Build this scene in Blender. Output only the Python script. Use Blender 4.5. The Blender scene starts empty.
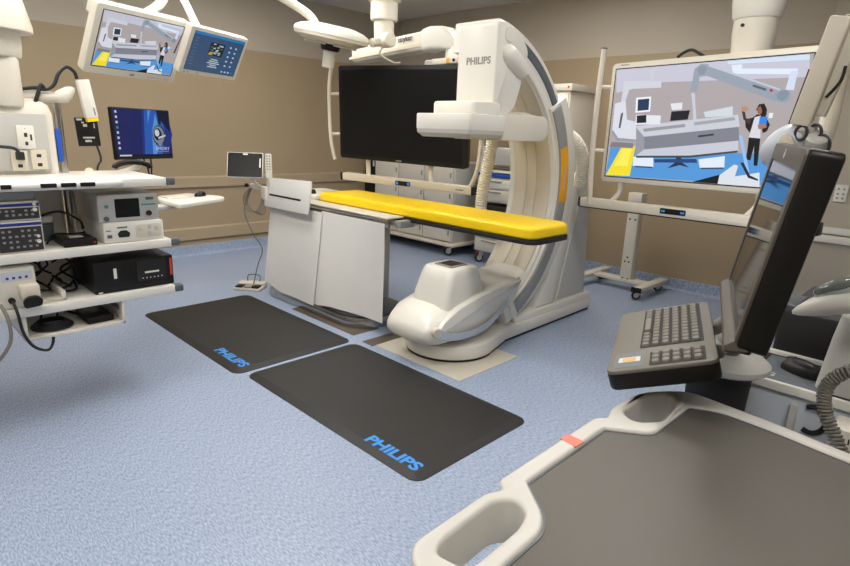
import bpy, bmesh, math, random
from mathutils import Matrix, Vector
random.seed(4)
C = bpy.context.scene.collection
V = Vector
PI = math.pi

# ------------------------------------------------------------------ materials
def lin(c):
    c = c / 255.0
    return c / 12.92 if c <= .04045 else ((c + .055) / 1.055) ** 2.4
def rgb(r, g, b): return (lin(r), lin(g), lin(b), 1)

def mat(name, col, rough=.5, metal=0, var=.04, scale=6, bump=0, bscale=200, coat=0, trans=0, spec=.5):
    m = bpy.data.materials.new(name); m.use_nodes = True
    nt = m.node_tree; b = nt.nodes['Principled BSDF']
    b.inputs['Roughness'].default_value = rough
    b.inputs['Metallic'].default_value = metal
    b.inputs['Coat Weight'].default_value = coat
    b.inputs['Transmission Weight'].default_value = trans
    b.inputs['Specular IOR Level'].default_value = spec
    tc = nt.nodes.new('ShaderNodeTexCoord')
    n = nt.nodes.new('ShaderNodeTexNoise'); n.inputs['Scale'].default_value = scale; n.inputs['Detail'].default_value = 4
    nt.links.new(tc.outputs['Object'], n.inputs['Vector'])
    r = nt.nodes.new('ShaderNodeValToRGB')
    c = rgb(*col)
    r.color_ramp.elements[0].position = .3; r.color_ramp.elements[1].position = .7
    r.color_ramp.elements[0].color = tuple(x * (1 - var) for x in c[:3]) + (1,)
    r.color_ramp.elements[1].color = tuple(min(1, x * (1 + var)) for x in c[:3]) + (1,)
    nt.links.new(n.outputs['Fac'], r.inputs['Fac'])
    nt.links.new(r.outputs['Color'], b.inputs['Base Color'])
    if bump:
        n2 = nt.nodes.new('ShaderNodeTexNoise'); n2.inputs['Scale'].default_value = bscale
        nt.links.new(tc.outputs['Object'], n2.inputs['Vector'])
        bp = nt.nodes.new('ShaderNodeBump'); bp.inputs['Strength'].default_value = bump; bp.inputs['Distance'].default_value = .002
        nt.links.new(n2.outputs['Fac'], bp.inputs['Height'])
        nt.links.new(bp.outputs['Normal'], b.inputs['Normal'])
    return m

def glow(name, col, strength=1.0):
    """a colour shown by a lit screen: emission under a glossy cover"""
    m = bpy.data.materials.new(name); m.use_nodes = True
    b = m.node_tree.nodes['Principled BSDF']
    b.inputs['Base Color'].default_value = (.01, .01, .01, 1)
    b.inputs['Roughness'].default_value = .25
    b.inputs['Specular IOR Level'].default_value = .2
    b.inputs['Emission Color'].default_value = rgb(*col)
    b.inputs['Emission Strength'].default_value = strength
    return m

def floor_mat():
    m = bpy.data.materials.new('blue_flecked_vinyl'); m.use_nodes = True
    nt = m.node_tree; b = nt.nodes['Principled BSDF']
    tc = nt.nodes.new('ShaderNodeTexCoord')
    mp = nt.nodes.new('ShaderNodeMapping'); mp.inputs['Scale'].default_value = (190, 46, 60)
    mp.inputs['Rotation'].default_value = (0, 0, .06)
    nt.links.new(tc.outputs['Object'], mp.inputs['Vector'])
    n = nt.nodes.new('ShaderNodeTexNoise'); n.inputs['Scale'].default_value = 1; n.inputs['Detail'].default_value = 3
    nt.links.new(mp.outputs['Vector'], n.inputs['Vector'])
    n3 = nt.nodes.new('ShaderNodeTexNoise'); n3.inputs['Scale'].default_value = 1.1; n3.inputs['Detail'].default_value = 3
    nt.links.new(tc.outputs['Object'], n3.inputs['Vector'])
    r = nt.nodes.new('ShaderNodeValToRGB')
    r.color_ramp.elements[0].position = .33; r.color_ramp.elements[0].color = rgb(126, 145, 178)
    r.color_ramp.elements[1].position = .66; r.color_ramp.elements[1].color = rgb(180, 192, 213)
    nt.links.new(n.outputs['Fac'], r.inputs['Fac'])
    mx = nt.nodes.new('ShaderNodeMixRGB'); mx.blend_type = 'MULTIPLY'; mx.inputs['Fac'].default_value = .35
    r2 = nt.nodes.new('ShaderNodeValToRGB')
    r2.color_ramp.elements[0].position = .3; r2.color_ramp.elements[0].color = (.8, .8, .82, 1)
    r2.color_ramp.elements[1].position = .6; r2.color_ramp.elements[1].color = (1, 1, 1, 1)
    nt.links.new(n3.outputs['Fac'], r2.inputs['Fac'])
    nt.links.new(r.outputs['Color'], mx.inputs['Color1']); nt.links.new(r2.outputs['Color'], mx.inputs['Color2'])
    nt.links.new(mx.outputs['Color'], b.inputs['Base Color'])
    b.inputs['Roughness'].default_value = .42
    return m

M = {}
LAMP = 15.5
def defmats():
    M['floor'] = floor_mat()
    M['wall'] = mat('tan_wall_panel', (166, 147, 119), .5, var=.02, scale=1.5)
    M['upper'] = mat('pale_upper_wall', (186, 176, 161), .7, var=.015, scale=1.5)
    M['ceil'] = mat('white_ceiling', (214, 210, 204), .8, var=.015)
    M['guard'] = mat('tan_wall_guard', (172, 154, 126), .4, var=.02)
    M['guard_edge'] = mat('dark_guard_edge', (120, 104, 86), .5)
    M['white'] = mat('white_enamel', (231, 228, 220), .32, var=.012, coat=.2)
    M['white2'] = mat('warm_white_plastic', (222, 216, 203), .38, var=.015)
    M['cream'] = mat('cream_paint', (214, 205, 188), .4, var=.02)
    M['wgrey'] = mat('light_grey_plastic', (192, 191, 187), .4, var=.02)
    M['grey'] = mat('mid_grey_plastic', (150, 151, 150), .4, var=.03)
    M['dgrey'] = mat('dark_grey_plastic', (92, 98, 104), .35, var=.03)
    M['black'] = mat('black_plastic', (25, 24, 24), .4, var=.1, spec=.3)
    M['mblack'] = mat('matt_black', (22, 22, 23), .65, var=.1)
    M['screen'] = mat('dark_glass', (26, 26, 27), .3, var=.02, spec=.2)
    M['gloss'] = mat('polished_glass', (9, 9, 10), .05, var=.02, spec=.9)
    M['steel'] = mat('brushed_steel', (190, 188, 184), .25, 1, var=.05, scale=30)
    M['chrome'] = mat('chrome', (225, 222, 215), .12, 1, var=.02)
    M['yellow'] = mat('yellow_vinyl', (255, 214, 12), .38, var=.02, scale=4, bump=.15, bscale=18)
    M['orange'] = mat('orange_label', (243, 170, 10), .4)
    M['mat'] = mat('black_rubber_mat', (37, 36, 36), .55, var=.08, bump=.3, bscale=400)
    M['blueprint'] = mat('blue_print', (62, 150, 236), .5)
    M['drape'] = mat('white_lead_cloth', (226, 225, 222), .5, var=.02, bump=.2, bscale=7)
    M['steelplate'] = mat('cream_floor_plate', (205, 199, 184), .45, var=.04)
    M['brownplate'] = mat('brown_floor_plate', (92, 82, 72), .5, var=.06)
    M['cable'] = mat('black_cable', (28, 28, 29), .5)
    M['gcable'] = mat('grey_cable', (120, 117, 108), .5)
    M['tgrey'] = mat('grey_work_surface', (90, 86, 79), .42, var=.05, scale=3, bump=.2, bscale=600)
    M['rim'] = mat('pale_grey_rim', (205, 202, 196), .38, var=.015)
    M['red'] = mat('red_plastic', (214, 60, 50), .4)
    M['salmon'] = mat('salmon_tape', (240, 128, 110), .5)
    M['aio'] = mat('dark_taupe_plastic', (84, 78, 72), .45, var=.04, bump=.15, bscale=500)
    M['key'] = mat('grey_key', (112, 107, 99), .45, var=.05)
    M['navy'] = mat('navy_stripe', (36, 50, 140), .4)
    M['panel'] = mat('dark_panel', (48, 46, 50), .4)
    M['silver'] = mat('silver_case', (196, 195, 190), .35, .3, var=.02)
    M['teal'] = mat('teal_print', (60, 150, 150), .4)
    M['bluestrap'] = mat('blue_strap', (26, 84, 190), .5)
    M['ribbed'] = mat('ribbed_white_hose', (232, 228, 216), .5)
    M['bluetint'] = mat('blue_reflection_and_keypad', (196, 202, 212), .35, var=.02)  # floor and screen reflections put into the colour; own tone on the keypad
    M['glass'] = mat('clear_plastic', (225, 232, 228), .08, trans=.85)
    M['green'] = mat('green_plastic', (30, 120, 95), .4)
    M['scan'] = mat('amber_reader', (214, 160, 70), .3)
    M['print'] = mat('grey_print', (150, 146, 140), .5)
    M['silverprint'] = mat('silver_print', (205, 204, 200), .35, .3)
    M['lamp'] = glow('lit_diffuser', (255, 251, 243), 1)
    M['lamp'].node_tree.nodes['Principled BSDF'].inputs['Emission Strength'].default_value = LAMP

defmats()

G = {}
def gl(r, g, b, s=1.0):
    k = (r, g, b, s)
    if k not in G: G[k] = glow('screen_light_%02x%02x%02x' % (r, g, b), (r, g, b), s)
    return G[k]

# ------------------------------------------------------------------ object helpers
WM = {}
def thing(name, label, cat, loc=(0, 0, 0), group=None, m=None):
    o = bpy.data.objects.new(name, None); C.objects.link(o)
    o.empty_display_size = .1
    w = m.copy() if m is not None else Matrix.Translation(V(loc))
    o.matrix_world = w; WM[o.name] = w
    o['label'] = label; o['category'] = cat
    if group: o['group'] = group
    return o

def tag(o, label, cat, group=None):
    o['label'] = label; o['category'] = cat
    if group: o['group'] = group
    return o

def obj(name, bm, mats, parent=None, ang=38, label=None, flat=False):
    """links bm (world coordinates) as one mesh object, stored in its parent's space"""
    if not isinstance(mats, (list, tuple)): mats = [mats]
    bmesh.ops.recalc_face_normals(bm, faces=bm.faces[:]) if not flat else None
    if parent is not None:
        w = WM[parent.name]
        bm.transform(w.inverted())
    else:
        lo = [min(v.co[i] for v in bm.verts) for i in range(3)]; hi = [max(v.co[i] for v in bm.verts) for i in range(3)]
        w = Matrix.Translation(V(((lo[0] + hi[0]) / 2, (lo[1] + hi[1]) / 2, lo[2])))
        bm.transform(w.inverted())
    me = bpy.data.meshes.new(name); bm.to_mesh(me); bm.free()
    for x in mats: me.materials.append(x)
    for p in me.polygons: p.use_smooth = True
    me.set_sharp_from_angle(angle=math.radians(ang))
    o = bpy.data.objects.new(name, me); C.objects.link(o)
    if parent is not None:
        o.parent = parent; WM[o.name] = WM[parent.name]
    else:
        o.matrix_world = w; WM[o.name] = w
    if label: o['label'] = label
    return o

def struct(name, bm, m):
    o = obj(name, bm, m); o['kind'] = 'structure'; return o

def copy_tree(o, parent=None, dm=None):
    c = o.copy(); C.objects.link(c)
    if parent is not None: c.parent = parent
    WM[c.name] = WM[o.name]
    if dm is not None:
        c.matrix_world = dm @ WM[o.name]; WM[c.name] = dm @ WM[o.name]
    for ch in list(o.children): copy_tree(ch, c)
    return c

def frame(c, right, up, n):
    m = Matrix.Identity(4)
    for i in range(3):
        m[i][0] = right[i]; m[i][1] = up[i]; m[i][2] = n[i]; m[i][3] = c[i]
    return m
def aim(p, d, roll=V((0, 0, 1))):
    d = V(d).normalized()
    x = roll.cross(d)
    if x.length < 1e-4: x = V((1, 0, 0))
    x.normalize(); y = d.cross(x)
    return frame(V(p), x, y, d)
I4 = Matrix.Identity(4)

# ------------------------------------------------------------------ shape helpers
def nb(): return bmesh.new()
def addring(bm, pts): return [bm.verts.new(p) for p in pts]
def bridge(bm, a, b, mi=0, closed=True):
    n = len(a)
    for i in range(n if closed else n - 1):
        j = (i + 1) % n
        try:
            f = bm.faces.new((a[i], a[j], b[j], b[i])); f.material_index = mi
        except ValueError: pass
def cap(bm, r, mi=0):
    try:
        f = bm.faces.new(r); f.material_index = mi
    except ValueError: pass

def offset(pts, d):
    n = len(pts); out = []
    area = sum(pts[i][0] * pts[(i + 1) % n][1] - pts[(i + 1) % n][0] * pts[i][1] for i in range(n))
    s = 1 if area > 0 else -1
    for i in range(n):
        a = V(pts[i - 1]); b = V(pts[i]); c = V(pts[(i + 1) % n])
        e1 = (b - a); e2 = (c - b)
        if e1.length < 1e-9: e1 = e2
        if e2.length < 1e-9: e2 = e1
        e1.normalize(); e2.normalize()
        n1 = V((-e1.y, e1.x)) * s; n2 = V((-e2.y, e2.x)) * s
        m = n1 + n2
        if m.length < 1e-6: m = n1
        m.normalize(); k = max(.4, m.dot(n1))
        out.append(tuple(b + m * (d / k)))
    return out

def prism(bm, outline, z0, z1, m=I4, bev=0, mi=0, seg=2):
    """2-D outline extruded along local z, edges rounded by bev"""
    rings = []
    if bev:
        for k in range(seg + 1):
            t = k / seg * PI / 2
            rings.append((bev * (1 - math.sin(t)), z0 + bev * (1 - math.cos(t))))
        for k in range(seg, -1, -1):
            t = k / seg * PI / 2
            rings.append((bev * (1 - math.sin(t)), z1 - bev * (1 - math.cos(t))))
    else: rings = [(0, z0), (0, z1)]
    prev = None
    for d, z in rings:
        pts = offset(outline, d) if d > 1e-7 else outline
        r = addring(bm, [m @ V((p[0], p[1], z)) for p in pts])
        if prev is None: cap(bm, r[::-1], mi)
        else: bridge(bm, prev, r, mi)
        prev = r
    cap(bm, prev, mi)

def rrect(x0, y0, x1, y1, r=.01, n=4):
    r = min(r, abs(x1 - x0) / 2 - 1e-5, abs(y1 - y0) / 2 - 1e-5)
    pts = []
    for cx, cy, a in ((x1 - r, y1 - r, 0), (x0 + r, y1 - r, 90), (x0 + r, y0 + r, 180), (x1 - r, y0 + r, 270)):
        for k in range(n + 1):
            t = math.radians(a + 90 * k / n)
            pts.append((cx + r * math.cos(t), cy + r * math.sin(t)))
    return pts

def rounded(pts, r, n=4):
    """round the corners of a polygon; r a number or one per corner"""
    out = []; N = len(pts)
    for i in range(N):
        rr = r[i] if isinstance(r, (list, tuple)) else r
        a, b, c = V(pts[i - 1]), V(pts[i]), V(pts[(i + 1) % N])
        if rr < 1e-6: out.append(tuple(b)); continue
        u = (a - b); w = (c - b)
        d = min(rr, u.length * .48, w.length * .48)
        u.normalize(); w.normalize()
        p0 = b + u * d; p1 = b + w * d
        for k in range(n + 1):
            t = k / n
            out.append(tuple(p0 * (1 - t) ** 2 + b * 2 * t * (1 - t) + p1 * t * t))
    return out

def box(bm, x0, y0, z0, x1, y1, z1, bev=.004, r=None, m=I4, mi=0):
    if r is None: r = bev
    if r > 0: o = rrect(x0, y0, x1, y1, r, 3)
    else: o = [(x0, y0), (x1, y0), (x1, y1), (x0, y1)]
    prism(bm, o, z0, z1, m, min(bev, (z1 - z0) / 2.01), mi)

def cyl(bm, p, q, r1, r2=None, seg=20, bev=0, mi=0):
    p = V(p); q = V(q); d = q - p; L = d.length
    if r2 is None: r2 = r1
    m = aim(p, d)
    prof = [(0, r1), (L, r2)] if not bev else [(0, r1 - bev), (bev, r1), (L - bev, r2), (L, r2 - bev)]
    prev = None
    for z, r in prof:
        ring = addring(bm, [m @ V((r * math.cos(2 * PI * k / seg), r * math.sin(2 * PI * k / seg), z)) for k in range(seg)])
        if prev is None: cap(bm, ring[::-1], mi)
        else: bridge(bm, prev, ring, mi)
        prev = ring
    cap(bm, prev, mi)

def lathe(bm, prof, m=I4, seg=28, mi=0, a0=0, a1=2 * PI):
    prev = None
    for r, z in prof:
        r = max(r, 1e-4)
        ring = addring(bm, [m @ V((r * math.cos(2 * PI * k / seg), r * math.sin(2 * PI * k / seg), z)) for k in range(seg)])
        if prev is None: cap(bm, ring[::-1], mi)
        else: bridge(bm, prev, ring, mi)
        prev = ring
    cap(bm, prev, mi)

def smooth(pts, n=6, closed=False):
    P = [V(p) for p in pts]; out = []
    N = len(P)
    for i in range(N if closed else N - 1):
        p0 = P[i - 1] if (i > 0 or closed) else P[0]; p1 = P[i]; p2 = P[(i + 1) % N]
        p3 = P[(i + 2) % N] if (i + 2 < N or closed) else P[-1]
        for k in range(n):
            t = k / n
            out.append(.5 * ((2 * p1) + (p2 - p0) * t + (2 * p0 - 5 * p1 + 4 * p2 - p3) * t * t + (3 * p1 - p0 - 3 * p2 + p3) * t ** 3))
    if not closed: out.append(P[-1])
    return out

def tube(bm, pts, r, seg=8, sm=6, mi=0, closed=False, sect=None):
    P = smooth(pts, sm, closed) if sm else [V(p) for p in pts]
    n = len(P); up = None; prev = None; first = None
    for i in range(n):
        a = P[i - 1] if (i > 0 or closed) else P[i]; b = P[(i + 1) % n] if (i < n - 1 or closed) else P[i]
        t = (b - a).normalized()
        if up is None:
            up = V((0, 0, 1)) if abs(t.z) < .9 else V((1, 0, 0))
        up = (up - t * up.dot(t)).normalized(); s = t.cross(up)
        rr = r(i / (n - 1)) if callable(r) else r
        if sect: ring = addring(bm, [P[i] + s * x + up * y for x, y in sect])
        else: ring = addring(bm, [P[i] + (s * math.cos(2 * PI * k / seg) + up * math.sin(2 * PI * k / seg)) * rr for k in range(seg)])
        if prev is None:
            first = ring
            if not closed: cap(bm, ring[::-1], mi)
        else: bridge(bm, prev, ring, mi)
        prev = ring
    if closed: bridge(bm, prev, first, mi)
    else: cap(bm, prev, mi)

def hose(bm, pts, r, pitch=.02, amp=.12, seg=12, mi=0):
    """corrugated hose"""
    P = smooth(pts, 16)
    L = sum((P[i + 1] - P[i]).length for i in range(len(P) - 1))
    n = max(8, int(L / pitch * 4)); Q = []
    acc = 0; i = 0
    for k in range(n + 1):
        s = L * k / n
        while i < len(P) - 2 and acc + (P[i + 1] - P[i]).length < s:
            acc += (P[i + 1] - P[i]).length; i += 1
        l = (P[i + 1] - P[i]).length
        Q.append(P[i].lerp(P[i + 1], min(1, (s - acc) / l if l > 0 else 0)))
    tube(bm, Q, lambda t: r * (1 + amp * (1 if int(round(t * n)) % 4 < 2 else -1)), seg, 0, mi)

def loft(bm, secs, mi=0, caps=True):
    prev = None
    for s in secs:
        r = addring(bm, s)
        if prev is None:
            if caps: cap(bm, r[::-1], mi)
        else: bridge(bm, prev, r, mi)
        prev = r
    if caps: cap(bm, prev, mi)

def ball(bm, c, r, m=None, seg=16, mi=0, sx=1, sy=1, sz=1):
    mm = (m if m is not None else Matrix.Translation(V(c))) @ Matrix.Diagonal((sx, sy, sz, 1))
    lathe(bm, [(r * math.sin(PI * k / 10), -r * math.cos(PI * k / 10)) for k in range(11)], mm, seg, mi)

def poly(bm, pts, m, z=0, mi=0):
    f = bm.faces.new([bm.verts.new(m @ V((p[0], p[1], z))) for p in pts]); f.material_index = mi

def from_obj(bm, data, m):
    o = bpy.data.objects.new('tmp', data); C.objects.link(o)
    dg = bpy.context.evaluated_depsgraph_get(); dg.update()
    me = bpy.data.meshes.new_from_object(o.evaluated_get(dg))
    me.transform(m)
    bm.from_mesh(me)
    bpy.data.objects.remove(o); bpy.data.meshes.remove(me); bpy.data.curves.remove(data)

def text(bm, s, m, height, width=None, bold=.0, depth=.0008, mi=0, align='CENTER'):
    cu = bpy.data.curves.new('tmp', 'FONT'); cu.body = s; cu.size = 1; cu.offset = bold; cu.extrude = .001
    cu.align_x = align; cu.align_y = 'CENTER'; cu.resolution_u = 3
    t = nb(); from_obj(t, cu, I4)
    xs = [v.co.x for v in t.verts]; ys = [v.co.y for v in t.verts]
    h = max(ys) - min(ys); w = max(xs) - min(xs)
    sy = height / h; sx = width / w if width else sy
    cx = (max(xs) + min(xs)) / 2; cy = (max(ys) + min(ys)) / 2
    for v in t.verts:
        v.co = m @ V(((v.co.x - cx) * sx, (v.co.y - cy) * sy, (v.co.z + .001) / .002 * depth))
    for f in t.faces: f.material_index = mi
    me = bpy.data.meshes.new('tmp'); t.to_mesh(me); t.free(); bm.from_mesh(me); bpy.data.meshes.remove(me)

def fill2d(bm, outlines, z0, z1, m=I4, bev=0, mi=0):
    """2-D outlines with holes, extruded from z0 to z1 with rounded edges"""
    cu = bpy.data.curves.new('tmp', 'CURVE'); cu.dimensions = '2D'; cu.fill_mode = 'BOTH'
    for o in outlines:
        sp = cu.splines.new('POLY'); sp.points.add(len(o) - 1)
        for p, q in zip(sp.points, o): p.co = (q[0], q[1], 0, 1)
        sp.use_cyclic_u = True
    cu.extrude = (z1 - z0) / 2 - bev; cu.bevel_depth = bev; cu.bevel_resolution = 3; cu.offset = -bev
    n = len(bm.faces)
    from_obj(bm, cu, m @ Matrix.Translation(V((0, 0, (z0 + z1) / 2))))
    bmesh.ops.remove_doubles(bm, verts=bm.verts[:], dist=1e-5)

XZ = frame((0, 0, 0), (1, 0, 0), (0, 0, 1), (0, -1, 0))   # outline (x, z), depth w: y = -w
def xz(y): return frame((0, y, 0), (1, 0, 0), (0, 0, 1), (0, -1, 0))
YZ = frame((0, 0, 0), (0, -1, 0), (0, 0, 1), (-1, 0, 0))   # seen from -x: u = -y, v = z, depth: x = -w

def caster(parent, x, y, top=.115, r=.05, ang=0.0, brake=None):
    ang += 1.75
    """swivel caster with its wheel as a sub-part"""
    b = nb(); c, s = math.cos(ang), math.sin(ang)
    m = frame((x, y, 0), (c, s, 0), (-s, c, 0), (0, 0, 1))
    cyl(b, (x, y, top), (x, y, top - .02), .025)
    for k in (-1, 1):
        prism(b, rounded([(-.03, top - .02), (.03, top - .02), (.04, r), (.015, r - .012), (.0, r)], .008),
              k * .02 - .002, k * .02 + .002, m @ frame((0, 0, 0), (1, 0, 0), (0, 0, 1), (0, -1, 0)))
    cs = obj('caster', b, M['wgrey'], parent)
    b = nb(); p = m @ V((.02, -.016, r)); q = m @ V((.02, .016, r))
    cyl(b, p, q, r, seg=22, bev=.006)
    p = m @ V((.02, -.0175, r)); q = m @ V((.02, .0175, r))
    cyl(b, p, q, r * .62, seg=18, mi=1)
    obj('wheel', b, [M['mblack'], M['wgrey']], cs)
    if brake:
        b = nb(); p = m @ V((.05, 0, top - .03)); box(b, p.x - .02, p.y - .012, p.z - .008, p.x + .02, p.y + .012, p.z + .008, .003)
        obj('brake_tab', b, brake, cs)
    return cs

# ------------------------------------------------------------------ the room
XL, XR, YN, YF, ZC = -2.4, 5.9, -2.6, 6.43, 3.0
b = nb(); box(b, XL - .1, YN - .1, -.1, XR + .1, YF + .1, 0, 0, 0); struct('floor', b, M['floor'])
b = nb(); box(b, XL - .1, YN - .1, ZC, XR + .1, YF + .1, ZC + .1, 0, 0); struct('ceiling', b, M['ceil'])
def wall(name, x0, y0, x1, y1):
    b = nb()
    box(b, x0, y0, 0, x1, y1, 2.335, 0, 0, mi=0); box(b, x0, y0, 2.335, x1, y1, ZC, 0, 0, mi=1)
    struct(name, b, [M['wall'], M['upper']])
wall('wall_left', XL, YF, XR, YF + .1)
wall('wall_right', XR, YN, XR + .1, YF)
wall('wall_back', XL - .1, YN, XL, YF)
wall('wall_near', XL, YN - .1, XR, YN)
b = nb(); box(b, 5.8, YN, 0, XR, 1.17, ZC, .004, mi=0); struct('wall_return', b, M['upper'])
def cove(name, p, q, n):
    """vinyl cove skirting"""
    b = nb(); p = V(p); q = V(q); n = V(n)
    prof = [(.0, .0), (.03, .0), (.03, .003), (.018, .008), (.009, .02), (.006, .04), (.006, .122), (0, .125)]
    loft(b, [[e + n * a + V((0, 0, z)) for a, z in prof] for e in (p, q)])
    struct(name, b, M['floor'])
cove('baseboard_left', (XL, YF, 0), (XR, YF, 0), (0, -1, 0))
cove('baseboard_right', (XR, 1.17, 0), (XR, YF, 0), (-1, 0, 0))
cove('baseboard_return', (5.8, YN, 0), (5.8, 1.2, 0), (-1, 0, 0))
for i, (z0, z1) in enumerate(((.784, .913), (.185, .334))):
    b = nb(); prism(b, [(0, z0), (.018, z0 + .006), (.018, z1 - .02), (.0, z1)], XL, XR, frame((0, YF, 0), (0, -1, 0), (0, 0, 1), (1, 0, 0)))
    prism(b, [(0, z0 - .014), (.012, z0 - .014), (.012, z0), (0, z0)], XL, XR, frame((0, YF, 0), (0, -1, 0), (0, 0, 1), (1, 0, 0)), mi=1)  # darker strip along the lower edge of each guard
    struct('trim_%d' % (i + 1), b, [M['guard'], M['guard_edge']])
b = nb()
box(b, 5.765, YN, .715, 5.8, 1.16, .775, .006); box(b, 5.78, YN, .79, 5.8, 1.16, .845, .004)
struct('trim_3', b, M['white'])

# ceiling lights, all overhead or behind the photographer
first = None
for (x, y) in ((2.8, .8), (.5, 2.6), (1.9, 3.4), (.4, 4.8), (-1.2, 1.4), (4.4, 2.9), (3.0, 4.7), (.3, -.5)):
    if first is None:
        t = thing('ceiling_light', 'flush white ceiling light panel overhead', 'ceiling light', (x, y, ZC), group='ceiling light panels')
        b = nb(); fill2d(b, [rrect(x - .32, y - .62, x + .32, y + .62, .01), rrect(x - .29, y - .59, x + .29, y + .59, .01)], ZC - .02, ZC - .002); obj('frame', b, M['white'], t)
        b = nb(); box(b, x - .29, y - .59, ZC - .012, x + .29, y + .59, ZC - .004, 0, 0); obj('diffuser', b, M['lamp'], t)
        first = t; fx, fy = x, y
    else: copy_tree(first, None, Matrix.Translation(V((x - fx, y - fy, 0))))

# ------------------------------------------------------------------ floor mats
def floor_mat_thing(x0, y0, x1, y1, label, tx, ty, tw):
    t = thing('floor_mat', label, 'floor mat', ((x0 + x1) / 2, (y0 + y1) / 2, 0), 'rubber standing mats')
    b = nb(); o = rrect(x0, y0, x1, y1, .065, 7)
    rings = [(0, 0.0), (0, .004), (.048, .018), (.052, .0182)]
    prev = None
    for d, z in rings:
        r = addring(b, [V((p[0], p[1], z)) for p in (offset(o, d) if d else o)])
        if prev is None: cap(b, r[::-1])
        else: bridge(b, prev, r)
        prev = r
    cap(b, prev)
    obj('pad', b, M['mat'], t, ang=12)
    b = nb(); text(b, 'PHILIPS', frame((tx, ty, .0181), (0, -1, 0), (1, 0, 0), (0, 0, 1)), .07, tw, bold=.035, depth=.0006)
    obj('lettering', b, M['blueprint'], t, flat=True)
floor_mat_thing(1.555, 1.517, 2.41, 3.03, 'black rubber mat nearest the viewer with blue lettering', 1.634, 1.757, .36)
floor_mat_thing(1.51, 3.07, 2.42, 4.606, 'black rubber mat in front of the white table drape, the farther one', 1.607, 3.31, .375)

# floor plates under the arm and the table
b = nb(); box(b, 2.50, 2.10, 0, 3.12, 2.90, .004, .001); o = obj('floor_plate', b, M['steelplate']); tag(o, 'cream steel plate in the floor under the white scanner foot', 'floor plate')
b = nb(); box(b, 2.47, 2.905, 0, 2.76, 3.02, .004, .001); o = obj('floor_plate', b, M['brownplate']); tag(o, 'brown metal plate on the floor between mat and scanner', 'floor plate')
b = nb(); box(b, 2.50, 3.16, 0, 2.75, 4.0, .003, .001); o = obj('floor_plate', b, M['brownplate']); tag(o, 'dark plate on the floor under the patient table foot', 'floor plate')

# ------------------------------------------------------------------ C-arm scanner
t = thing('c_arm_scanner', 'large white C-shaped X-ray scanner curving over the yellow table', 'X-ray scanner', (3.4, 2.55, 0))
CX, CZ = 2.885, 1.113
def arc(r, a0, a1, n=24): return [(CX + r * math.cos(math.radians(a0 + (a1 - a0) * k / n)), CZ + r * math.sin(math.radians(a0 + (a1 - a0) * k / n))) for k in range(n + 1)]
def band(b, r0, r1, a0, a1, y0, y1, bev=.01, mi=0, n=30, endr=0):
    o = arc(r1, a0, a1, n) + arc(r0, a1, a0, n)
    prism(b, o, -y1, -y0, XZ, bev, mi)
# foot: round front plinth running back into a beam
b = nb()
o = [(2.9 + .325 * math.cos(math.radians(a)), 2.55 + .325 * math.sin(math.radians(a))) for a in range(95, 300, 9)]
o = o + [(3.12, 2.275), (3.28, 2.325), (3.46, 2.33), (4.565, 2.35), (4.565, 2.84), (3.46, 2.84), (3.25, 2.82), (3.08, 2.845)]
prism(b, o, .018, .115, I4, .018)
prism(b, rounded([(3.42, 2.345), (4.555, 2.355), (4.555, 2.835), (3.42, 2.835)], .02), .10, .165, I4, .012)
obj('foot', b, M['white'], t)
b = nb(); prism(b, offset(o, .012), .003, .02); obj('plinth_gap', b, M['mblack'], t)
# rear stand
b = nb(); prism(b, rounded([(3.98, .15), (4.52, .15), (4.45, .98), (4.39, 1.2), (4.24, 1.22), (4.2, .95)], [.01, .01, .05, .06, .06, .05]), -2.80, -2.40, XZ, .015)
prism(b, rounded([(3.72, .15), (4.02, .15), (4.24, .98), (4.2, 1.12), (3.95, 1.12), (3.95, .62), (3.85, .36)], [.01, .01, .06, .06, .04, .08, .08]), -2.84, -2.385, XZ, .02)
obj('stand', b, M['white'], t)
b = nb(); prism(b, [(4.06, .17), (4.495, .17), (4.43, .955), (4.265, .955)], -2.401, -2.394, XZ); obj('stand_panel', b, M['wgrey'], t)
# the C itself
b = nb(); band(b, .905, 1.09, -66, 83, 2.36, 2.75, .02, n=44); obj('c_arm', b, M['white'], t)
b = nb(); band(b, .893, .915, -62, 74, 2.39, 2.51, .004, n=44); band(b, .893, .915, -62, 74, 2.513, 2.60, .004, n=44); band(b, .893, .915, -62, 74, 2.603, 2.72, .004, n=44)
obj('inner_cover', b, M['cream'], t)
b = nb(); band(b, .985, 1.045, 32, 76, 2.352, 2.37, .004); obj('guide_groove', b, M['dgrey'], t)
# sleeve that carries the C
b = nb(); prism(b, [(CX + (1.10 + .07 * math.cos(math.radians((k - 7) * 1.6))) * math.cos(math.radians(k)), CZ + (1.10 + .07 * math.cos(math.radians((k - 7) * 1.6))) * math.sin(math.radians(k))) for k in range(-63, 38, 3)] + arc(.93, 38, -63, 34), -2.80, -2.335, XZ, .025); obj('sleeve', b, M['white'], t)
b = nb(); band(b, .938, 1.045, -60, 36, 2.325, 2.345, .006, n=34); sl = obj('side_strip', b, M['grey'], t)
b = nb(); band(b, .941, 1.042, -6, 18, 2.3225, 2.33, .002, n=12); yl = obj('orange_band', b, M['orange'], sl)
b = nb(); text(b, 'Azurion', frame((CX + .99 * math.cos(.08), 2.3222, CZ + .99 * math.sin(.08)), (0, 0, 1), (-1, 0, 0), (0, -1, 0)), .045, .17, bold=.01); obj('lettering', b, M['cream'], sl, flat=True)
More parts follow.
